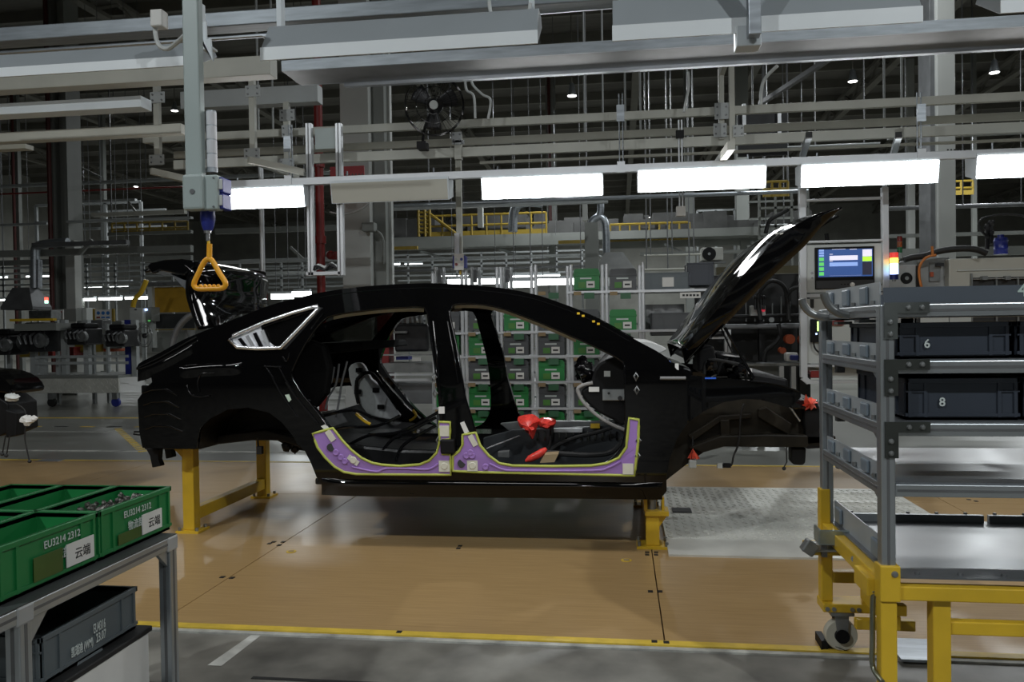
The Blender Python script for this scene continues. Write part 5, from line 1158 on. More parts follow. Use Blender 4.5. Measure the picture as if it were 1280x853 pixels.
scr('status_line', screen_white, 1036, 344.4, 1076, 345.2, -.0275); scr('title_line', screen_white, 1039, 311.6, 1056, 312.4, -.0278); scr('title_line', screen_white, 1061, 311.6, 1070, 312.4, -.0278)
for k, (a_, b_) in enumerate(((1036,1040),(1036,1040))): scr('field_caption', screen_white, a_, 318+8.7*k, b_, 318.7+8.7*k, -.0276)
c = U(1065.5, 356, YH-.03); MB().lathe([(0,.006),(.020,.006),(.022,0)], c, (0,-1,0), 18).build('round_button', paper, mon)
for px in (1052, 1056, 1060): MB().cyl(U(px, 355.5, YH-.029), U(px, 355.5, YH-.032), .006, n=8).build('small_button', black_matt, mon)
for px, py in ((1015,341.5),(1015,348),(1100.5,356)): MB().lathe([(0,.004),(.012,.004),(.014,0)], U(px, py, YH), (0,-1,0), 14).build('lock', chrome, up)
for k, (x, y) in enumerate(((1013,399),)):
    sc_ = hbox('hand_scanner_holder', black_matt, 1013, 428, 1025, 399, -.03, .01, lo, bevel=.004)
    hbox('green_display', glow('display_green', (.6,1.0,.25), 2.0), 1020.5, 414, 1024, 402, -.033, -.03, sc_); hbox('blue_lamp', tower_blue, 1018.5, 418.5, 1020.5, 416.5, -.033, -.03, sc_)
    MB().tube([U(x_, y_, YH-.03) for x_, y_ in smooth2([(1017,428),(1019,436),(1025,441),(1027,434),(1024,424)], 4, False)], .008, 6).build('coiled_cable', rubber, sc_)
hbox('slot_opening', ink, 1013, 385, 1017.5, 374, .004, .012, lo)
hbox('red_holder', red, 1040, 407, 1054, 400, -.02, .012, lo); hbox('frame_bar', alu, 1007, 459, 1103, 455, -.012, .04)
bs = hbox('bottom_shelf', panel_grey, 1008, 474, 1103, 459, .14, .16); hbox('frame_bar', alu, 1007, 480, 1103, 475, -.03, .02)
MB().box(U(1013, 470, YH).x, U(1026, 470, YH).x, YH-.02, YH+.1, U(1013, 472, YH).z, U(1013, 464, YH).z).build('tray_part', red, hm); hbox('tray_part', dark_metal, 1010, 473, 1030, 468, .03, .1)
a = U(1000.5, 472, YH); b = U(1008, 478, YH); MB().beam(a+V((.02,0,0)), b+V((.02,0,0)), .05, .05).build('frame_bar', alu, hm)
# signal towers right of the panel
def tower(nm, label, px, y0, y1, Y, segs, wpx, base):
    t = thing(nm, label, 'signal lamp', U(px, y1, Y)); z0 = U(px, y1, Y).z; z1 = U(px, y0, Y).z; x = U(px, (y0+y1)/2, Y).x; r2 = wpx*Y/2000
    tot = z1-z0; bz = z0+tot*base; n = len(segs)
    MB().cyl((x,Y,z0), (x,Y,bz), r2*.45, n=10).build('lamp_stem', mid_metal, t)
    for k, mm in enumerate(segs): MB().cyl((x,Y,bz+(z1-bz)*k/n+.004), (x,Y,bz+(z1-bz)*(k+1)/n), r2, n=16).build('lamp_segment', mm, t, smooth=True)
for px, x2 in ((1003, 1011), (1116, 1123)):
    a = U(px, 196, 7.75); b = U(x2, 170, 7.2); MB().beam(a, b, .05, .05).build('frame_arm', alu_dark, hm); MB().beam(b, b+(b-a).normalized()*.03, .052, .052).build('black_cap', rubber, hm)
tower('signal_tower', 'lit signal tower with red, amber, green and blue lamps right of the operator panel', 1117.5, 316, 352, 7.6, [blue, tower_blue, tower_green, tower_yellow, tower_red], 9.5, .05)
tower('signal_tower', 'thin unlit signal tower with red, orange and green lenses behind the lit tower', 1124.5, 295.5, 325, 9.5, [mat('clear_lens', (.4,.42,.4), .3), mat('green_lens', (.02,.14,.05), .3), mat('orange_lens', (.35,.08,.02), .3), mat('red_lens', (.25,.02,.015), .3)], 5.5, .05)
# cream machine at the right
cm = thing('test_machine', 'large cream machine cabinet with a dark window opening behind the shelf trolley', 'machine', U(1200, 520, 8.3))
pbox(cm, 'body', machine_cream, 1187, 480, 1420, 318, 8.2, 1.2, bevel=.01); pbox(cm, 'side_body', mat('machine_grey', (.30,.31,.31), .4), 1147, 480, 1187, 321, 8.3, 1.0, bevel=.01)
pbox(cm, 'fan_box', MATS['machine_grey'], 1110, 480, 1146.5, 331, 8.0, .5, bevel=.008); pbox(cm, 'panel_strip', panel_grey, 1197, 338, 1420, 334, 8.185, .02); 
wn = pbox(cm, 'window_opening', ink, 1216, 402, 1420, 343, 8.192, .01); pbox(cm, 'linear_guide', paper, 1217, 349, 1420, 345, 8.15, .04)
for px in (1231, 1260): pbox(cm, 'carriage', mid_metal, px-3, 350, px+4, 345, 8.13, .05)
for px in (1245, 1272): pbox(cm, 'guide_post', mid_metal, px, 402, px+2, 347, 8.16, .02)
for px in (1215.5,): pbox(cm, 'window_frame', mid_metal, px-1, 402, px+.5, 342, 8.17, .03)
c = U(1133, 348, 8.0); f_ = MB().lathe([(.0,.012),(.012,.012),(.014,.004),(.045,.004),(.05,.012),(.055,.0)], c, (0,-1,0), 20).build('cooling_fan', black_matt, cm); MB().cyl(c+V((0,-.013,0)), c+V((0,-.016,0)), .018, n=12).build('fan_badge', mid_metal, f_)
pbox(cm, 'dark_gap', ink, 1146, 480, 1150, 332, 7.99, .02); g = pbox(cm, 'glazed_hatch', mat('grey_hatch', (.22,.23,.23), .3), 1162, 352, 1175, 328, 8.28, .03); pbox(cm, 'hatch_latch', dark_metal, 1171, 333, 1180, 329, 8.24, .04)
pbox(cm, 'red_part', orange_part, 1163, 346, 1167, 340, 8.26, .02)
for k in range(3): pbox(cm, 'lower_door', panel_grey, (1126,1143,1187)[k], 404, (1142,1186,1214)[k], 394, 8.0, .02)
MB().tube([U(x, y, 8.1) for x, y in smooth2([(1130,325),(1140,322),(1155,320),(1175,314),(1200,311),(1220,312),(1233,317)], 4, False)], .03, 10).build('black_hose', rubber, cm, smooth=True)
for P in ([(1152,360),(1149,345),(1150,332),(1158,322),(1170,319)], [(1166,320),(1165,308)]): MB().tube([U(x, y, 7.95) for x, y in smooth2(P, 4, False)], .012, 8).build('orange_cable', mat('orange_cable', (.45,.14,.02), .5), cm, smooth=True)
bd = thing('blue_drum', 'blue ribbed motor drum on top of the cream machine', 'drum', U(1251, 318, 8.5)); c = U(1251, 318, 8.5); c2 = U(1251, 297.5, 8.5); h = c2.z-c.z
MB().lathe([(0,0),(.062,0),(.062,h*.25),(.068,h*.3),(.062,h*.36),(.062,h*.75),(.068,h*.8),(.062,h*.86),(.058,h),(0,h)], c, n=20).build('drum_body', blue, bd, smooth=True)
MB().cyl(c2, c2+V((0,0,.03)), .03, n=12).build('drum_cap', blue, bd)
vl = thing('valve_cluster', 'dark pipe valve with looping black hose left of the blue drum', 'valve', U(1236, 312, 8.8))
for px, y0, y1 in ((1234,312,280), (1239,305,275)): MB().cyl(U(px, y0, 8.8), U(px, y1, 8.8), .02, n=8).sph(U(px, y1+4, 8.8), .035, 8, 6).sph(U(px, y1+16, 8.8), .03, 8, 6).build('valve', dark_metal, vl)
MB().tube([U(x, y, 8.8) for x, y in smooth2([(1234,296),(1224,285),(1226,275),(1240,270),(1262,268),(1290,272)], 4, False)], .012, 8).build('black_hose', rubber, vl, smooth=True)
# ============================================================ ALUMINIUM U FRAME, COLUMNS, RED PIPE
uf = thing('hanging_cable_frame', 'U shaped hanging aluminium frame with bundled white cables at its bottom', 'frame', U(406, 345, 7.5))
for px in (386.8, 424): 
    a = U(px, 155, 7.5); b = U(px+.5, 345, 7.5); MB().box(a.x-.03, a.x+.03, 7.46, 7.52, b.z, a.z).build('profile_post', alu, uf, bevel=.004)
    MB().box(a.x-.005, a.x+.005, 7.456, 7.462, b.z, a.z).build('slot_line', galv_dark, uf)
a = U(384, 345, 7.5); b = U(427, 339.5, 7.5); MB().box(a.x, b.x, 7.46, 7.52, a.z, b.z).build('bottom_bar', alu, uf, bevel=.004)
a = U(393, 186, 7.5); b = U(420, 159, 7.5); MB().box(a.x, b.x, 7.52, 7.53, a.z, b.z).build('mounting_plate', pole_paint, uf)
for k in range(5):
    P = [(390+random.uniform(0,3), 338), (395+3*k, 331+random.uniform(-3,3)), (405+2*k, 336+random.uniform(-3,2)), (413+2*k, 329+random.uniform(-2,3)), (420, 335)]
    MB().tube([U(x, y, 7.47+.015*k) for x, y in smooth2(P, 4, False)], .012, 8).build('cable_bundle', cable_white if k % 2 else dark_metal, uf, smooth=True)
def column(nm, label, px, ptop, pbot, wpx, Y, m, ztop=9.7, depth=None, lean=0, kind='box'):
    a = U(px, ptop, Y); b = U(px, pbot, Y); w = wpx*Y/1000; d = depth or w
    t = thing(nm, label, 'column', (b.x, Y+d/2, 0))
    if kind == 'box': MB().box(b.x-w/2, b.x+w/2, Y, Y+d, -.012, ztop).build('shaft', m, t, bevel=.01)
    else:
        MB().box(b.x-w/2, b.x-w/2+.18*w+.02, Y, Y+d, -.012, ztop).build('flange', m, t); MB().box(b.x+w/2-.18*w-.02, b.x+w/2, Y, Y+d, -.012, ztop).build('flange', m, t)
        MB().box(b.x-w/2+.1*w, b.x+w/2-.1*w, Y+d*.45, Y+d*.55, -.012, ztop).build('web', column_grey, t)
    MB().box(b.x-w*.8, b.x+w*.8, Y-.1, Y+d+.1, -.012, .03).build('foot_plate', m, t)
    return t
wc = column('white_column', 'broad white building column rising behind the car roof, left of centre', 446, 120, 340, 38, 10.6, column_white, depth=.45)
a = U(471, 300, 10.65); MB().box(a.x-.10, a.x+.10, 10.75, 11.0, -.01, 9.7).build('side_shaft', column_grey, wc)
a = U(482, 300, 10.7); MB().box(a.x-.03, a.x+.03, 10.9, 11.0, -.01, 9.7).build('side_strip', column_white, wc)
a = U(462, 285, 10.58); MB().box(a.x-.07, a.x+.10, 10.45, 10.6, a.z-.06, a.z+.06).build('junction_box', column_grey, wc, bevel=.01)
MB().tube([U(x, y, 10.58) for x, y in smooth2([(464,287),(474,291),(479,302),(479,330)], 4, False)], .02, 6).build('conduit', column_grey, wc)
MB().tube([U(x, y, 10.58) for x, y in smooth2([(412,265),(430,268),(450,262),(460,254)], 4, False)], .012, 6).build('conduit', cable_white, wc)
rp = thing('red_riser_pipe', 'tall red painted fire riser pipe in front of the white column', 'pipe', U(401, 380, 10.4)); a = U(400.5, 300, 10.4)
MB().cyl((a.x,10.4,-.01), (a.x,10.4,9.7), .058, n=14).build('pipe', red, rp, smooth=True)
for y in (205, 300): q = U(400.5, y, 10.4); MB().cyl((a.x,10.4,q.z-.05), (a.x,10.4,q.z+.05), .075, n=14).build('coupling', red, rp)
ab = thing('fire_alarm_bell', 'small red alarm bell on the side of the white column by the riser pipe', 'alarm', U(414, 330, 10.5)); c = U(414, 319, 10.5)
MB().box(c.x-.02, c.x+.10, 10.5, 10.6, c.z-.06, c.z+.05).build('housing', red, ab, bevel=.01); MB().lathe([(0,.05),(.04,.045),(.06,.02),(.062,0)], c+V((-.01,0,0)), (0,-1,0), 16).build('bell', red, ab, smooth=True)
sg = thing('red_sign', 'red sign with white figures half hidden behind the bright rail by the white column', 'sign', U(434, 245, 10.2)); pbox(sg, 'board', mat('sign_red', (.34,.015,.02), .5), 413, 244, 455, 207, 10.2, .02)
c = U(415, 235, 10.19); text('2 0', .30, paper, sg, (c.x+.02, 10.19, c.z-.12), (1,0,0), (0,0,1), 'figures', .002)
column('steel_column', 'grey column at the right rising beside the operator panel frame', 1184, 200, 300, 20, 13.5, column_white, depth=.4)
column('dark_column', 'dark grey column edge immediately left of the right grey column', 1169, 200, 300, 10, 13.6, galv_dark, depth=.5)
column('steel_column', 'pale twin flanged column at the far left with a dark red pipe beside it', 75, 200, 300, 26, 17, column_grey, kind='i', depth=.5)
column('steel_column', 'thin pale column far left, beyond the twin flanged one', 22, 240, 310, 6.5, 24, column_grey)
column('steel_column', 'slim column between the left twin column and the hanging pole', 129, 220, 320, 6.5, 26, column_grey)
column('steel_column', 'broad grey column behind the exhaust hood in the middle distance', 690, 100, 300, 12, 24, column_grey)
column('steel_column', 'grey column left of the condenser unit in the background', 863, 240, 300, 11, 25, column_grey)
column('steel_column', 'broad column right of the condenser unit, behind the raised bonnet', 929, 200, 300, 15, 22, column_grey)
column('steel_column', 'thin column over the upper right of the background, under the lit luminaire', 1140, 240, 300, 8, 27, column_white)
column('steel_column', 'pale narrow column at far right above the cream machine', 1219, 230, 300, 5, 24, column_grey)
column('white_column', 'white painted post standing behind the engine trolley at the left', 89, 310, 400, 14, 16.2, column_white, ztop=3.4)
for k, (px, Y, lb) in enumerate(((62, 16.9, 'dark red riser pipe beside the left twin flanged column'), (17, 23.9, 'thin dark red pipe at the far left beyond the twin column'), (687.5, 23.8, 'thin red pipe on the left of the column behind the exhaust hood'), (1151.5, 26.9, 'red pipe beside the thin right hand column'))):
    a = U(px, 240, Y); solo('red_riser_pipe', lb, 'pipe', MB().cyl((a.x,Y,-.01), (a.x,Y,9.7), .05, n=8), dull_red, smooth=True)
# ============================================================ FAR STEEL, PIPES AND MEZZANINE
far = [('pipe_run','long pale pipe high at the far left','pipe',(-40,235),(420,216),20,5,steel_white2), ('pipe_run','dark red sprinkler pipe across the upper left background','pipe',(-40,246),(300,229),22,2.4,red),
 ('support_beam','thin pale beam left of the hanging pole','beam',(85,254),(170,249),24,3,steel_white2), ('support_beam','thin rail crossing the left background at pole box height','beam',(-40,284),(60,279),18,3,steel_white2),
 ('support_beam','pale trunking right of the left twin column','beam',(116,271),(232,263),16,5,steel_white), ('support_beam','thin beam below the pale trunking on the left','beam',(85,279),(240,271),17,3,steel_white2),
 ('support_beam','beam above the left yellow railing','beam',(136,294),(240,289),20,4,column_grey), ('cable_duct','rounded grey duct over the engine trolley','duct',(42,307),(160,303),15,6,galv_dark),
 ('support_beam','broad grey beam over the exhaust hood at the left','beam',(-40,319),(240,311),15.5,9,column_grey), ('support_beam','second grey beam below it at the left','beam',(-40,330),(240,323),19,7,column_grey),
 ('mezzanine_beam','long grey edge beam of the mezzanine above the car roof','beam',(476,306),(745,300),20,11,column_grey), ('mezzanine_beam','grey edge beam of the mezzanine right of the exhaust hood','beam',(755,306),(1000,300),21,10,column_grey),
 ('pipe_run','round silver spiral duct under the lit luminaires','duct',(476,254),(1010,243),12,5,galv), ('support_beam','second thin pipe under the silver duct','beam',(476,262),(760,253),14,2.5,steel_white2),
 ('support_beam','thin rail above the flow racks','beam',(476,326),(745,318),17,3,steel_white2), ('support_beam','thin grey rail lower above the flow racks','beam',(476,339),(740,333),18,3,galv_dark),
 ('support_beam','grey rail under the mezzanine at the right','beam',(800,318),(985,313),19,4,column_grey), ('pipe_run','bright pipe on the left of the condenser unit','pipe',(805,321),(876,317),16,2.5,steel_white), ('pipe_run','bright pipe over the long grey crate','pipe',(800,339),(870,335),15,3,steel_white),
 ('support_beam','beam left of the red riser under the mezzanine','beam',(270,290),(430,284),20,7,column_grey), ('support_beam','pale rail behind the raised boot lid','beam',(265,330),(430,323),17,4,steel_white2),
 ('support_beam','second pale rail behind the raised boot lid','beam',(300,344),(430,338),18,3.5,steel_white2), ('support_beam','olive gantry beam behind the raised bonnet','beam',(895,340),(1010,336),12,9,mat('olive_beam',(.10,.085,.035),.5)),
 ('pipe_run','silver pipe over the cream machine','pipe',(1110,262),(1300,254),17,5,galv_dark), ('support_beam','broad dark beam over the cream machine','beam',(1108,318),(1300,312),16,10,column_grey), ('support_beam','thin pale beam above the cream machine','beam',(1108,296),(1300,290),18,4,column_grey),
 ('pipe_run','thin pipe between bonnet tip and panel frame','pipe',(950,283),(1010,280),20,3,steel_white2), ('cable_tray','flat pale tray under the roof at the upper right','tray',(1110,172),(1300,164),19,5,column_grey), ('pipe_run','thin roof pipe at the upper right','pipe',(940,185),(1100,180),16,2.5,steel_white2)]
for nm, lb, ct_, p0, p1, Y, hp_, mm in far:
    if 'pipe' in nm: 
        a = U(*p0, Y); b = U(*p1, Y); z = (a.z+b.z)/2; t = thing(nm, lb, ct_, ((a.x+b.x)/2, Y, z)); MB().cyl((a.x,Y,z), (b.x,Y,z), hp_*Y/2000, n=10).build('pipe', mm, t, smooth=True); [MB().cyl((a.x+(b.x-a.x)*f, Y, z), (a.x+(b.x-a.x)*f, Y, 10.0), .012, n=5).build('hanger_rod', galv_dark, t) for f in (.12, .5, .88)]
    else: bar(nm, lb, ct_, p0, p1, Y, hp_, .12, mm)
# spiral seams on the silver duct
# mezzanine floors with yellow guard rails
def mezz(px0, px1, pyt, pyb, Y, label, nx, step=None):
    t = thing('yellow_guard_rail', label, 'railing', U((px0+px1)/2, pyb, Y)); a = U(px0, pyb, Y); b = U(px1, pyb, Y); z0 = (a.z+b.z)/2; z1 = z0+(pyb-pyt)*Y/1000
    for f in (1, .5): MB().cyl((a.x,Y,z0+(z1-z0)*f), (b.x,Y,z0+(z1-z0)*f), .03, n=6).build('handrail', yellow_rail, t)
    MB().box(a.x, b.x, Y-.01, Y+.01, z0, z0+.12).build('kick_plate', yellow_rail, t)
    for k in range(nx+1): x = a.x+(b.x-a.x)*k/nx; MB().cyl((x,Y,z0), (x,Y,z1), .028, n=6).build('rail_post', yellow_rail, t)
    if Y not in (20.3, 20.45):
        for x in (a.x, b.x): MB().cyl((x,Y,z1), (x,Y,10.0), .02, n=6).build('hanger_rod', galv_dark, t)
    return t
mezz(535, 683, 268, 294, 20.3, 'yellow guard rail on the mezzanine above the car roof, left of the exhaust hood', 8)
mezz(763, 862, 280, 301, 20.45, 'yellow guard rail on the mezzanine between hood and condenser unit', 8)
mezz(140, 235, 277, 293, 21, 'yellow guard rail in the left background beside the hanging pole', 6)
mezz(955, 985, 228, 246, 18, 'small yellow rail between two lit luminaires on the right', 3)
mezz(1172, 1216, 228, 244, 22, 'small yellow rail right of the grey right hand column', 3)
yt = thing('yellow_ladder_tower', 'yellow ladder tower at the left end of the mezzanine rail', 'ladder', U(530, 296, 20.25))
for px in (523, 531, 537): a = U(px, 262, 20.25); b = U(px, 296, 20.25); MB().cyl(a, V((a.x,20.25,b.z)), .04, n=6).build('stile', yellow_rail, yt)
for k in range(6): a = U(523, 266+5*k, 20.25); b = U(537, 266+5*k, 20.25); MB().cyl(a, V((b.x,20.25,a.z)), .03, n=6).build('rung', yellow_rail, yt)
a = U(538, 268, 20.25); b = U(575, 296, 20.25); MB().cyl(a, V((b.x,20.25,b.z)), .04, n=6).build('stair_stringer', yellow_rail, yt)
struct_deck = thing('mezzanine_deck', 'dark mezzanine floor and stored goods behind the yellow guard rails', 'mezzanine', U(610, 300, 21))
a = U(476, 300, 20.6); b = U(1000, 300, 20.6); MB().box(a.x, b.x, 20.2, 21.6, a.z-.2, a.z-.0).build('deck_slab', column_grey, struct_deck)
q = MB()
for k in range(46):
    x = random.uniform(a.x, b.x); s = random.uniform(.15,.6); q.box(x, x+random.uniform(.3,1.2), 20.5+random.uniform(0,.5), 21.4, a.z, a.z+s)
o = q.build('stored_goods', mat('stored_goods_dark', (.06,.06,.058), .6, 0, .4, 2), struct_deck); o['kind'] = 'stuff'
for k in range(5):
    x = a.x+1.1+2.1*k; MB().beam((x, 20.4, a.z-.35), (x+.6, 21.5, a.z-.5), .05, .05).build('deck_brace', steel_white2, struct_deck)
for k, px in enumerate((485, 690, 745, 885, 930)):
    p = U(px, 300, 20.9); MB().box(p.x-.08, p.x+.08, 20.9, 21.06, -.01, a.z-.25).build('deck_post', column_grey, struct_deck)
ob = thing('white_post_pair', 'two short white posts in the middle distance under the silver duct', 'post', U(595, 300, 18)); 
for px, y0, y1 in ((600,258,284), (731,254,276)): pbox(ob, 'post', column_white, px-3, y1, px+3, y0, 18, .15)
# exhaust hoods with ducts
def hood_(label, px, yt, yb, wt, wb, Y, m, pipe, post=None):
    t = thing('exhaust_hood', label, 'exhaust hood', U(px, yb, Y)); q = MB(); k = Y/1000; a = U(px, yt, Y+.6); b = U(px, yb, Y+.6)
    vs = []
    for z, w in ((b.z-.06, wb), (b.z, wb), (a.z, wt)):
        for i, j in ((-1,-1),(1,-1),(1,1),(-1,1)): vs.append((b.x+i*w*k/2, Y+.6+j*w*k*.38, z))
    q.add(vs, [(0,1,5,4),(1,2,6,5),(2,3,7,6),(3,0,4,7),(4,5,9,8),(5,6,10,9),(6,7,11,10),(7,4,8,11),(8,9,10,11)]); q.build('canopy', m, t, solid=.02)
    for P, rr in pipe:
        o = MB().tube([U(x, y, Y+.6) for x, y in smooth2(P, 4, False)], rr, 12).build('spiral_duct', galv, t, smooth=True)
    return t
hood_('dark pyramid exhaust hood over the engine trolley at the left', 33, 360, 384, 26, 50, 14.6, galv_dark, (([(44,360),(44,320),(46,309),(58,305),(85,303)], .09), ([(49,360),(49,325)], .06)))
h2 = hood_('grey exhaust hood with bent silver ducts behind the flow racks', 768, 316, 341, 22, 56, 14.5, mat('hood_grey', (.20,.205,.20), .4, .5), (([(750,246),(751,262),(749,271)], .065), ([(736,285),(742,275),(751,272),(757,282),(758,316)], .07)))
a = U(740, 345, 14.3); zt = U(738, 278, 14.3).z; MB().box(a.x-.12, a.x+.12, 14.3, 14.5, -.01, zt).build('support_post', column_grey, h2)
solo('bent_duct', 'small silver bent duct on the mezzanine right of the ladder tower', 'duct', MB().tube([U(x, y, 18.5) for x, y in smooth2([(641,290),(642,268),(648,256),(660,253),(678,254)], 4, False)], .11, 10), galv, smooth=True)
ac = thing('condenser_unit', 'small white condenser unit with round black fan under the mezzanine', 'air conditioner', U(890, 325, 17)); pbox(ac, 'case', mat('ac_white', (.35,.35,.32), .5), 877, 326, 904, 309, 17, .4, bevel=.02)
c = U(886.5, 317.5, 16.99); MB().lathe([(0,.01),(.13,.01),(.14,0)], c, (0,-1,0), 20).build('fan_grille', black_matt, ac); MB().cyl(c+V((0,-.012,0)), c+V((0,-.02,0)), .03, n=10).build('fan_hub', mid_metal, ac); pbox(ac, 'bracket', galv_dark, 874, 329, 908, 327, 17, .4); a = U(880, 328, 17.2); MB().box(a.x-.05, a.x+.05, 17.15, 17.25, -.01, a.z).build('bracket_post', column_grey, ac)
# distant tube lights
tubes = [(-30,10,376,18), (0,9,347,22), (33,82,346,22), (96,119,375,17.5), (124,152,374,17.5), (157,184,373,17.5), (104,165,354,26), (340,366,371,17), (368,388,368,17), (560,625,353,17), (636,670,356,15), (672,733,353,15), (640,700,346,20), (478,500,331,24), (506,528,331,25), (550,585,345,24), (105,160,360,30)]
tubes.sort(key=lambda t: t[0]+t[1])
ORD = 'first second third fourth fifth sixth seventh eighth ninth tenth eleventh twelfth thirteenth fourteenth fifteenth sixteenth seventeenth eighteenth'.split()
for k, (x0, x1, y, Y) in enumerate(tubes):
    a = U(x0, y, Y); b = U(x1, y, Y); hh = (.028 if Y < 18 else .018)*(2 if y in (371,368,356,353) and Y < 17.2 else 1)
    t = thing('tube_light', 'distant lit tube light, %s counted from the left among the far tube lights' % ORD[k], 'light', ((a.x+b.x)/2, Y, a.z), 'distant tube lights')
    MB().box(a.x, b.x, Y-hh, Y+hh, a.z-hh, a.z+hh).build('tube', lit_tube, t); MB().box(a.x, b.x, Y-.06, Y+.06, a.z+hh, a.z+hh+.05).build('fitting', lamp_white, t)
    for xx in (a.x+.1, b.x-.1): MB().cyl((xx, Y, a.z+hh), (xx, Y, 10.0), .008, n=5).build('hanger_rod', galv_dark, t)
# clutter of thin far frames: one steel gantry with many members
def gantry(nm, label, x0, x1, y0, y1, Y, ncol, nrow, m, th=.05):
    t = thing(nm, label, 'gantry', U((x0+x1)/2, y1, Y)); a = U(x0, y1, Y); b = U(x1, y0, Y)
    for k in range(ncol+1): x = a.x+(b.x-a.x)*k/ncol; MB().box(x-th/2, x+th/2, Y, Y+th, -.01, b.z).build('post', m, t)
    for k in range(nrow): z = b.z-(b.z-a.z)*k/nrow; MB().box(a.x, b.x, Y, Y+th, z-th/2, z+th/2).build('beam', m, t); MB().box(a.x, b.x, Y+1.5, Y+1.5+th, z-th/2-.05, z+th/2-.05).build('beam', m, t)
gantry('line_gantry', 'fine pale steel gantry of the far assembly line at the left', -30, 215, 322, 372, 21, 7, 6, steel_white2)
gantry('line_gantry', 'fine pale steel gantry behind the raised boot lid', 300, 430, 322, 372, 20, 5, 4, steel_white2)
gantry('line_gantry', 'fine pale steel gantry above the flow racks', 480, 760, 312, 352, 23, 9, 5, steel_white2)
gantry('line_gantry', 'fine steel gantry beyond the bonnet on the right', 950, 1010, 235, 330, 19, 3, 4, column_grey)
gantry('line_gantry', 'square steel window frame behind the condenser unit', 872, 918, 262, 305, 22.2, 2, 2, steel_white2)
gantry('line_gantry', 'pale steel frame above the left aisle', 45, 175, 252, 300, 25, 3, 2, steel_white2, .09)
# diagonal conveyor braces
for k, (p0, p1, Y, lb) in enumerate((((115,300),(100,318),15,'dark diagonal brace over the white post at the left'), ((160,252),(172,268),24,'short pale diagonal brace at the left'), ((363,309),(385,330),18,'pale diagonal brace left of the red riser pipe'), ((90,204),(126,222),22,'long pale diagonal rod under the left roof'))):
    solo('diagonal_brace', lb, 'brace', MB().beam(U(*p0, Y), U(*p1, Y), .06, .06), column_grey)
# ============================================================ LEFT MIDDLE DISTANCE: engine trolley and its line
et = thing('engine_trolley', 'long low trolley with checker plate skirt carrying engines in the left background', 'trolley', U(95, 505, 13.6)); YE = 13.4
a = U(-40, 492, YE); b = U(148, 473, YE)
MB().box(a.x, b.x, YE, YE+.03, a.z, b.z).build('skirt_plate', checker, et); MB().box(a.x, b.x, YE-.01, YE+1.3, b.z, b.z+.05).build('deck', column_grey, et)
lug = MB()
for i in range(36):
    for j in range(4):
        x = a.x+.06+(b.x-a.x)*i/36.5; z = a.z+.04+(b.z-a.z)*j/4.3; s = 1 if (i+j) % 2 else -1; lug.beam((x-.022, YE-.003, z-.022*s), (x+.022, YE-.003, z+.022*s), .008, .014, (0,1,0))
lug.build('raised_lugs', checker, et)['kind'] = 'stuff'
for px in (65, 145):
    c = U(px, 498, YE+.1); c.z = .075; w_ = MB().lathe([(0,-.03),(.075,-.03),(.085,-.02),(.085,.02),(.075,.03),(0,.03)], c, (0,1,0), 18).build('caster_wheel', blue if px > 100 else rubber, et, smooth=True); MB().box(c.x-.05, c.x+.05, c.y-.05, c.y+.05, .13, a.z).build('caster_fork', mid_metal, et)
for px in (41, 53, 80, 108, 160, 168): 
    p = U(px, 470, YE+.4); q = U(px, 400 if px > 60 else 425, YE+.4); MB().box(p.x-.05, p.x+.05, YE+.4, YE+.5, b.z, q.z).build('support_post', steel_white2 if px != 160 else blue, et)
for py in (455, 447): p = U(45, py, YE+.38); q = U(160, py, YE+.38); MB().box(p.x, q.x, YE+.36, YE+.40, p.z-.02, p.z+.03).build('cross_rail', steel_white2, et)
def engine(label, px, py, s, Y):
    t = thing('engine', label, 'engine', U(px, py+16*s, Y), 'engines on the trolley line'); c = U(px, py, Y); k = s*.22
    MB().box(c.x-.9*k, c.x+.9*k, Y-.2, Y+.3, c.z-.9*k, c.z+.5*k).build('engine_block', dark_metal, t, bevel=.03)
    MB().box(c.x-.7*k, c.x+.7*k, Y-.15, Y+.25, c.z+.5*k, c.z+.95*k).build('head_cover', black_matt, t, bevel=.03)
    MB().cyl((c.x+.7*k, Y-.28, c.z-.2*k), (c.x+.7*k, Y-.2, c.z-.2*k), .45*k, n=16).build('pulley', mid_metal, t); MB().cyl((c.x-.3*k, Y-.28, c.z+.1*k), (c.x-.3*k, Y-.2, c.z+.1*k), .3*k, n=14).build('pulley', dark_metal, t)
    MB().cyl((c.x-1.5*k, Y, c.z-.3*k), (c.x-.8*k, Y, c.z-.3*k), .45*k, .6*k, 14).build('gearbox', mid_metal, t)
    for i in range(4): MB().tube([(c.x-.6*k+.4*k*i, Y-.2, c.z+.3*k), (c.x-.6*k+.4*k*i, Y-.33, c.z+.1*k), (c.x-.5*k+.35*k*i, Y-.3, c.z-.4*k)], .05*k+.01, 7).build('manifold_pipe', galv_dark, t)
engine('dark engine on the trolley at the far left edge of the photo', 8, 428, 1.2, 13.6); engine('dark engine under the left exhaust hood', 50, 422, 1.35, 13.7); engine('dark engine left of the white sign board, on a post', 104, 418, 1.0, 13.7); engine('dark gearbox unit on the lifting post left of the guarded wheel', 152, 420, 1.0, 13.5)
q = thing('yellow_beam_carrier', 'yellow beam lying across the engines under the left hood', 'beam', U(40, 403, 13.3)); pbox(q, 'yellow_bar', yellow, 12, 402, 66, 398, 13.3, .1); pbox(q, 'grey_pan', column_grey, 18, 414, 70, 404, 13.35, .5)
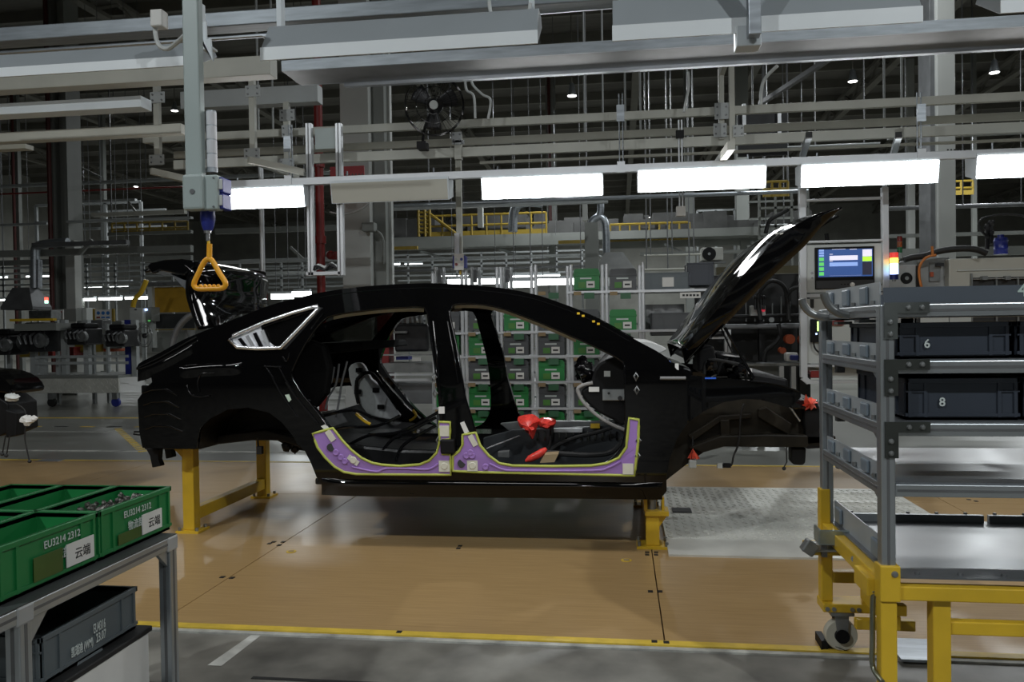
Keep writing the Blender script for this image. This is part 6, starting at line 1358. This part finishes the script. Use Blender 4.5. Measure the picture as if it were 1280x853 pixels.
sb_ = thing('safety_sign_board', 'white board with three round blue mandatory signs at the left', 'sign', U(129, 402, 15)); pbox(sb_, 'board', paper, 119, 399.5, 139, 387, 15, .02); pbox(sb_, 'orange_post', yellow_rail, 116, 402, 118, 386, 15, .05); pbox(sb_, 'orange_post', yellow_rail, 140, 402, 142, 386, 15, .05)
for k in range(3): 
    c = U(123+6*k, 391.5, 14.99); MB().cyl(c, c+V((0,-.006,0)), .036, n=16).build('round_sign', mat('sign_blue', (.03,.16,.45), .5), sb_); pbox(sb_, 'red_caption' if k == 0 else 'caption', red if k == 0 else MATS['sign_blue'], 120.5+6*k, 398, 125+6*k, 396, 14.985, .004)
for k, (x0, y0, x1, y1, Y, mm, nm, lb) in enumerate(((80,386,95,402,15.2,column_grey,'grey_cabinet','plain grey cabinet left of the safety sign board'), (96,385,108,405,15.4,panel_grey,'white_cabinet','white cabinet immediately left of the safety sign board'), (162,385,178,404,14.5,panel_grey,'white_control_box','white control box left of the yellow roller door'), (178,384,189,402,14.6,column_grey,'indicator_cabinet','grey panel with small blue and green lamps beside the roller door'), (36,388,64,400,15.6,mid_metal,'clear_guard','pale glazed guard behind the left hood'), (110,400,128,412,14.4,galv_dark,'grey_guard_box','grey guard box right of the white post'), (129,401,152,436,15.8,column_grey,'fence_panel','grey mesh fence panel below the safety sign board'), (64,387,79,400,16,paper,'red_white_notice','white notice with red marks beside the white post'))):
    t = thing(nm, lb, 'cabinet' if 'notice' not in nm else 'notice', U((x0+x1)/2, y1, Y)); pbox(t, 'case', mm, x0, y1, x1, y0, Y, .3 if 'notice' not in nm else .03, bevel=.01)
    if nm == 'indicator_cabinet': pbox(t, 'blue_lamp', tower_blue, 180.5, 388.5, 183.5, 386, Y-.02, .02); pbox(t, 'green_lamp', screen_green, 185, 402, 187, 400.5, Y-.02, .02)
    if 'notice' in nm: pbox(t, 'red_mark', red, 66, 396, 70, 389, Y-.01, .01); pbox(t, 'red_mark', red, 73, 391, 77, 389, Y-.01, .01)
    if nm == 'white_control_box': pbox(t, 'door_lock', dark_metal, 168, 388, 170.5, 386.5, Y-.01, .01)
wg = thing('guarded_wheel', 'round wire wheel guard left of the yellow roller door', 'guard', U(181, 437, 13.2)); c = U(181, 420, 13.2)
MB().tube([c+V((.14*math.cos(t*PI/14), 0, .20*math.sin(t*PI/14))) for t in range(28)], .008, 6, True).build('guard_ring', mid_metal, wg); MB().tube([c+V((.10*math.cos(t*PI/14), -.03, .16*math.sin(t*PI/14))) for t in range(28)], .006, 6, True).build('guard_ring', mid_metal, wg)
for k in range(3): e = V((.13*math.cos(k*2.1+.6), 0, .19*math.sin(k*2.1+.6))); MB().tube([c, c+e], .015, 6).build('spoke', mid_metal, wg)
MB().sph(c, .05, 10, 7).build('hub', dark_metal, wg)
rd = thing('roller_door', 'yellow roller door in a grey steel frame behind the raised boot lid', 'door', U(215, 430, 14.8)); pbox(rd, 'yellow_curtain', mat('yellow_curtain', (.42,.24,.02), .45), 190, 391, 243, 358.5, 14.9, .05); pbox(rd, 'dark_window', mat('grey_vision_panel', (.04,.042,.042), .3), 190, 411, 243, 392, 14.92, .04); pbox(rd, 'yellow_bottom_bar', yellow_rail, 190, 413, 243, 411, 14.9, .06)
pbox(rd, 'frame_jamb', panel_grey, 186, 435, 189.5, 352, 14.8, .2); pbox(rd, 'frame_head', mid_metal, 184, 358, 270, 351, 14.75, .3); pbox(rd, 'lower_panel', column_grey, 190, 440, 262, 414, 14.95, .05)
ht = solo('yellow_hoist_arm', 'yellow lifting arm with pale grip left of the yellow roller door', 'hoist', MB().tube([U(x, y, 13.8) for x, y in smooth2([(166,384),(169,374),(176,366),(181,356),(183,350)], 4, False)], .045, 8), yellow, smooth=True)
gh_ = thing('steel_hoop', 'bent dark steel hoop standing behind the boot opening', 'hoop', U(220, 440, 8)); MB().tube([U(x, y, 8.0) for x, y in smooth2([(214,445),(216,430),(222,412),(232,399),(244,392),(252,391)], 4, False)], .035, 10).build('hoop_tube', galv_dark, gh_, smooth=True)
for px in (231, 238): pbox(gh_, 'post', mid_metal, px, 440, px+3, 413, 8.1, .05)
tower('signal_tower', 'tiny red and green signal lamp right of the left exhaust hood', 58, 372, 380, 14.5, [tower_green, glow('lamp_red_bright', (1,.08,.05), 3.0)], 4.5, .05)
# ============================================================ RIGHT MIDDLE DISTANCE: dark fixture behind the bonnet
df = thing('assembly_fixture', 'dark assembly fixture with hoses and orange parts behind the front of the car', 'machine', U(950, 520, 9.6))
pbox(df, 'back_board', mat('fixture_black', (.012,.012,.012), .5), 870, 500, 1012, 342, 10.3, .1); pbox(df, 'cross_beam', galv_dark, 905, 412, 1008, 404, 9.6, .25, bevel=.02); pbox(df, 'upper_beam', dark_metal, 900, 398, 1008, 392, 9.7, .25, bevel=.02)
for px in (905, 950, 1000): pbox(df, 'post', dark_metal, px, 520, px+5, 345, 9.9, .1)
pbox(df, 'work_top', mid_metal, 925, 458, 1008, 454, 9.2, .6); pbox(df, 'grey_apron', column_grey, 900, 478, 975, 456, 9.4, .05)
for px in (975, 990): pbox(df, 'table_leg', alu, px, 560, px+5, 458, 9.2, .07, bevel=.004)
for k, (px, py, w, h) in enumerate(((985,424,9,7), (1003,425,10,8), (976,438,6,8), (924,446,4,10))): c = U(px, py, 9.4); MB().cyl(c, c+V((0,-.12,0)), w*.006, n=14).build('orange_hub', orange_part, df)
pbox(df, 'white_actuator', paper, 983, 452, 998, 441, 9.1, .15, bevel=.02); pbox(df, 'blue_actuator', blue, 988, 451, 999, 444, 9.05, .1, bevel=.02)
for P in ([(951,400),(948,370),(962,352),(978,356),(984,372),(986,400)], [(982,372),(990,362),(1000,360),(1008,366)], [(955,460),(957,440),(966,432),(975,420),(973,405)], [(985,262),(975,268),(962,276),(957,292)], [(1028,318),(1034,306),(1033,292)]):
    MB().tube([U(x, y, 9.5) for x, y in smooth2(P, 4, False)], .025, 8).build('black_hose', rubber, df, smooth=True)
for k in range(7): pbox(df, 'metal_rod', mid_metal, 932+11*k, 402, 933.2+11*k, 370+random.uniform(0,10), 9.8, .02)
for k in range(4): c = U(944+3.5*k, 372, 9.5); MB().cyl(c, c+V((0,0,-.14)), .014, n=8).sph(c, .025, 8, 6).build('valve_lever', dark_metal, df)
pbox(df, 'valve_block', panel_grey, 938, 395, 957, 382, 9.6, .1, bevel=.01); c = U(954, 388, 9.55); MB().cyl(c, c+V((0,-.02,0)), .02, n=12).build('red_button', glow('red_button', (.6,.03,.06), .5), df); c = U(964, 400, 9.55); MB().cyl(c, c+V((0,-.03,0)), .03, n=12).build('gauge', mid_metal, df)
wf = thing('tube_stand', 'white tubular frame upright behind the bonnet hinge', 'frame', U(911, 470, 8.7)); 
for px in (906.5, 911): pbox(wf, 'post', alu, px, 470, px+2.6, 412, 8.7, .03)
pbox(wf, 'top_bar', alu, 890, 424, 913, 421, 8.7, .03)
# beyond the rear doorway: grey carrier with dark engine
gc = thing('pallet_carrier', 'grey steel carrier with rails seen through the rear doorway', 'carrier', U(520, 500, 9.8))
pbox(gc, 'plate_side', mat('dull_plate', (.20,.205,.20), .45, .3, .2, 8), 478, 466, 545, 454, 9.9, .6); pbox(gc, 'rail', alu, 478, 470, 545, 467, 9.8, .05); pbox(gc, 'rail', alu, 478, 477, 545, 473.5, 9.75, .05); pbox(gc, 'top_rail', mid_metal, 478, 445, 545, 442.5, 9.85, .05); pbox(gc, 'lower_side', galv_dark, 478, 505, 545, 480, 10.0, .5)
for px in (483, 541): pbox(gc, 'leg', alu, px, 545, px+3, 470, 9.75, .05)
pbox(gc, 'dark_unit', dark_metal, 493, 440, 535, 405, 10.2, .5, bevel=.03); pbox(gc, 'blue_unit', blue, 495, 450, 510, 446, 9.95, .2); pbox(gc, 'white_plate', paper, 515, 452, 525, 447, 9.8, .05); pbox(gc, 'upper_rail', mid_metal, 490, 417, 508, 414, 10.1, .05)
for k in range(6): c = U(497+6*k, 400, 10.3); MB().sph(c, (.05,.05,.08), 8, 6, .2).build('glassy_fitting', mid_metal, gc)
rb = solo('red_cabinet', 'tall dark red cabinet seen through the rear doorway', 'cabinet', MB().box(U(478, 400, 10.35).x, U(492, 400, 10.35).x, 10.1, 10.35, 0, U(480, 392, 10.35).z), mat('cabinet_red', (.22,.012,.012), .45), bevel=.01)

# more of the line behind: dark screens on the overhead frame, uprights, boxes under the engines
solo('dark_screen', 'dark rectangular screen hung behind the cream rails right of the twin posts', 'screen', MB().box(U(922, 160, 8.5).x, U(984, 160, 8.5).x, 8.5, 8.53, U(950, 195, 8.5).z, U(950, 142, 8.5).z), mat('dark_screen_black', (.012,.013,.016), .5))
for px, lb in ((930, 'left'), (974, 'right')): solo('screen_hanger', 'short aluminium hanger, %s one of two on the dark overhead screen' % lb, 'hanger', MB().box(U(px-2, 160, 8.45).x, U(px+2.5, 160, 8.45).x, 8.44, 8.48, U(px, 172, 8.45).z, U(px, 130, 8.45).z), alu)
a = U(327, 262, 9.0); solo('silver_upright', 'slim silver upright left of the hanging cable frame, behind the boot lid', 'post', MB().cyl((a.x, 9, -.01), (a.x, 9, a.z+.6), .028, n=10), alu, smooth=True)
a = U(1012, 112, 12); b = U(1052, 62, 9.5); solo('dark_brace', 'long dark diagonal brace under the roof at the upper right', 'brace', MB().beam(U(950, 130, 12), U(1048, 66, 10), .06, .06), dark_metal)
for k, (x0, y0, x1, y1, Y, mm, lb) in enumerate(((24,436,40,447,15,yellow_rail,'dull yellow box low behind the engines at the far left'), (50,436,66,448,15.2,red,'dark red box low behind the engine trolley posts'), (84,434,92,446,15.4,red,'narrow red box low behind the third engine'), (125,424,142,440,15.9,orange_part,'dull orange box behind the fence panel at the left'), (93,428,118,441,15.6,yellow_rail,'dull yellow pallet box left of the grey fence panel'))):
    t = thing('storage_box', lb, 'box', U((x0+x1)/2, y1, Y)); pbox(t, 'shell', mm, x0, y1, x1, y0, Y, .4, bevel=.02); pbox(t, 'rim', mm, x0-.5, y0+1.5, x1+.5, y0, Y-.02, .44)
for k, (x0, x1, y, Y, lb) in enumerate(((478, 522, 311, 18, 'short yellow beam under the mezzanine edge, right of the white column'), (698, 745, 303, 18, 'short yellow beam under the mezzanine edge, left of the grey hood'))):
    bar('yellow_beam', lb, 'beam', (x0, y), (x1, y-.06*(x1-x0)*.4), Y, 4, .1, yellow_rail)
for k, (px, y0, y1, Y, w, lb) in enumerate(((10,425,500,13.9,5,'left of the left exhaust hood'), (70,400,500,13.9,4,'under the right edge of the left exhaust hood'), (115,405,500,14.1,4,'below the safety sign board'), (133,405,500,14.2,3,'right of the safety sign board'))):
    a = U(px, y0, Y); solo('line_post', 'pale thin line post ' + lb, 'post', MB().box(a.x-w*Y/2000, a.x+w*Y/2000, Y, Y+.06, -.01, a.z), steel_white2)
# tiny repeated fixings stay joined as stuff
for o in bpy.data.objects:
    if o.name.split('.')[0] in ('slots', 'bolts', 'deck_bolts', 'engine_bay_fittings', 'steering_column_connectors', 'cage_wires', 'finger_grip', 'suspension_mount'): o['kind'] = 'stuff'
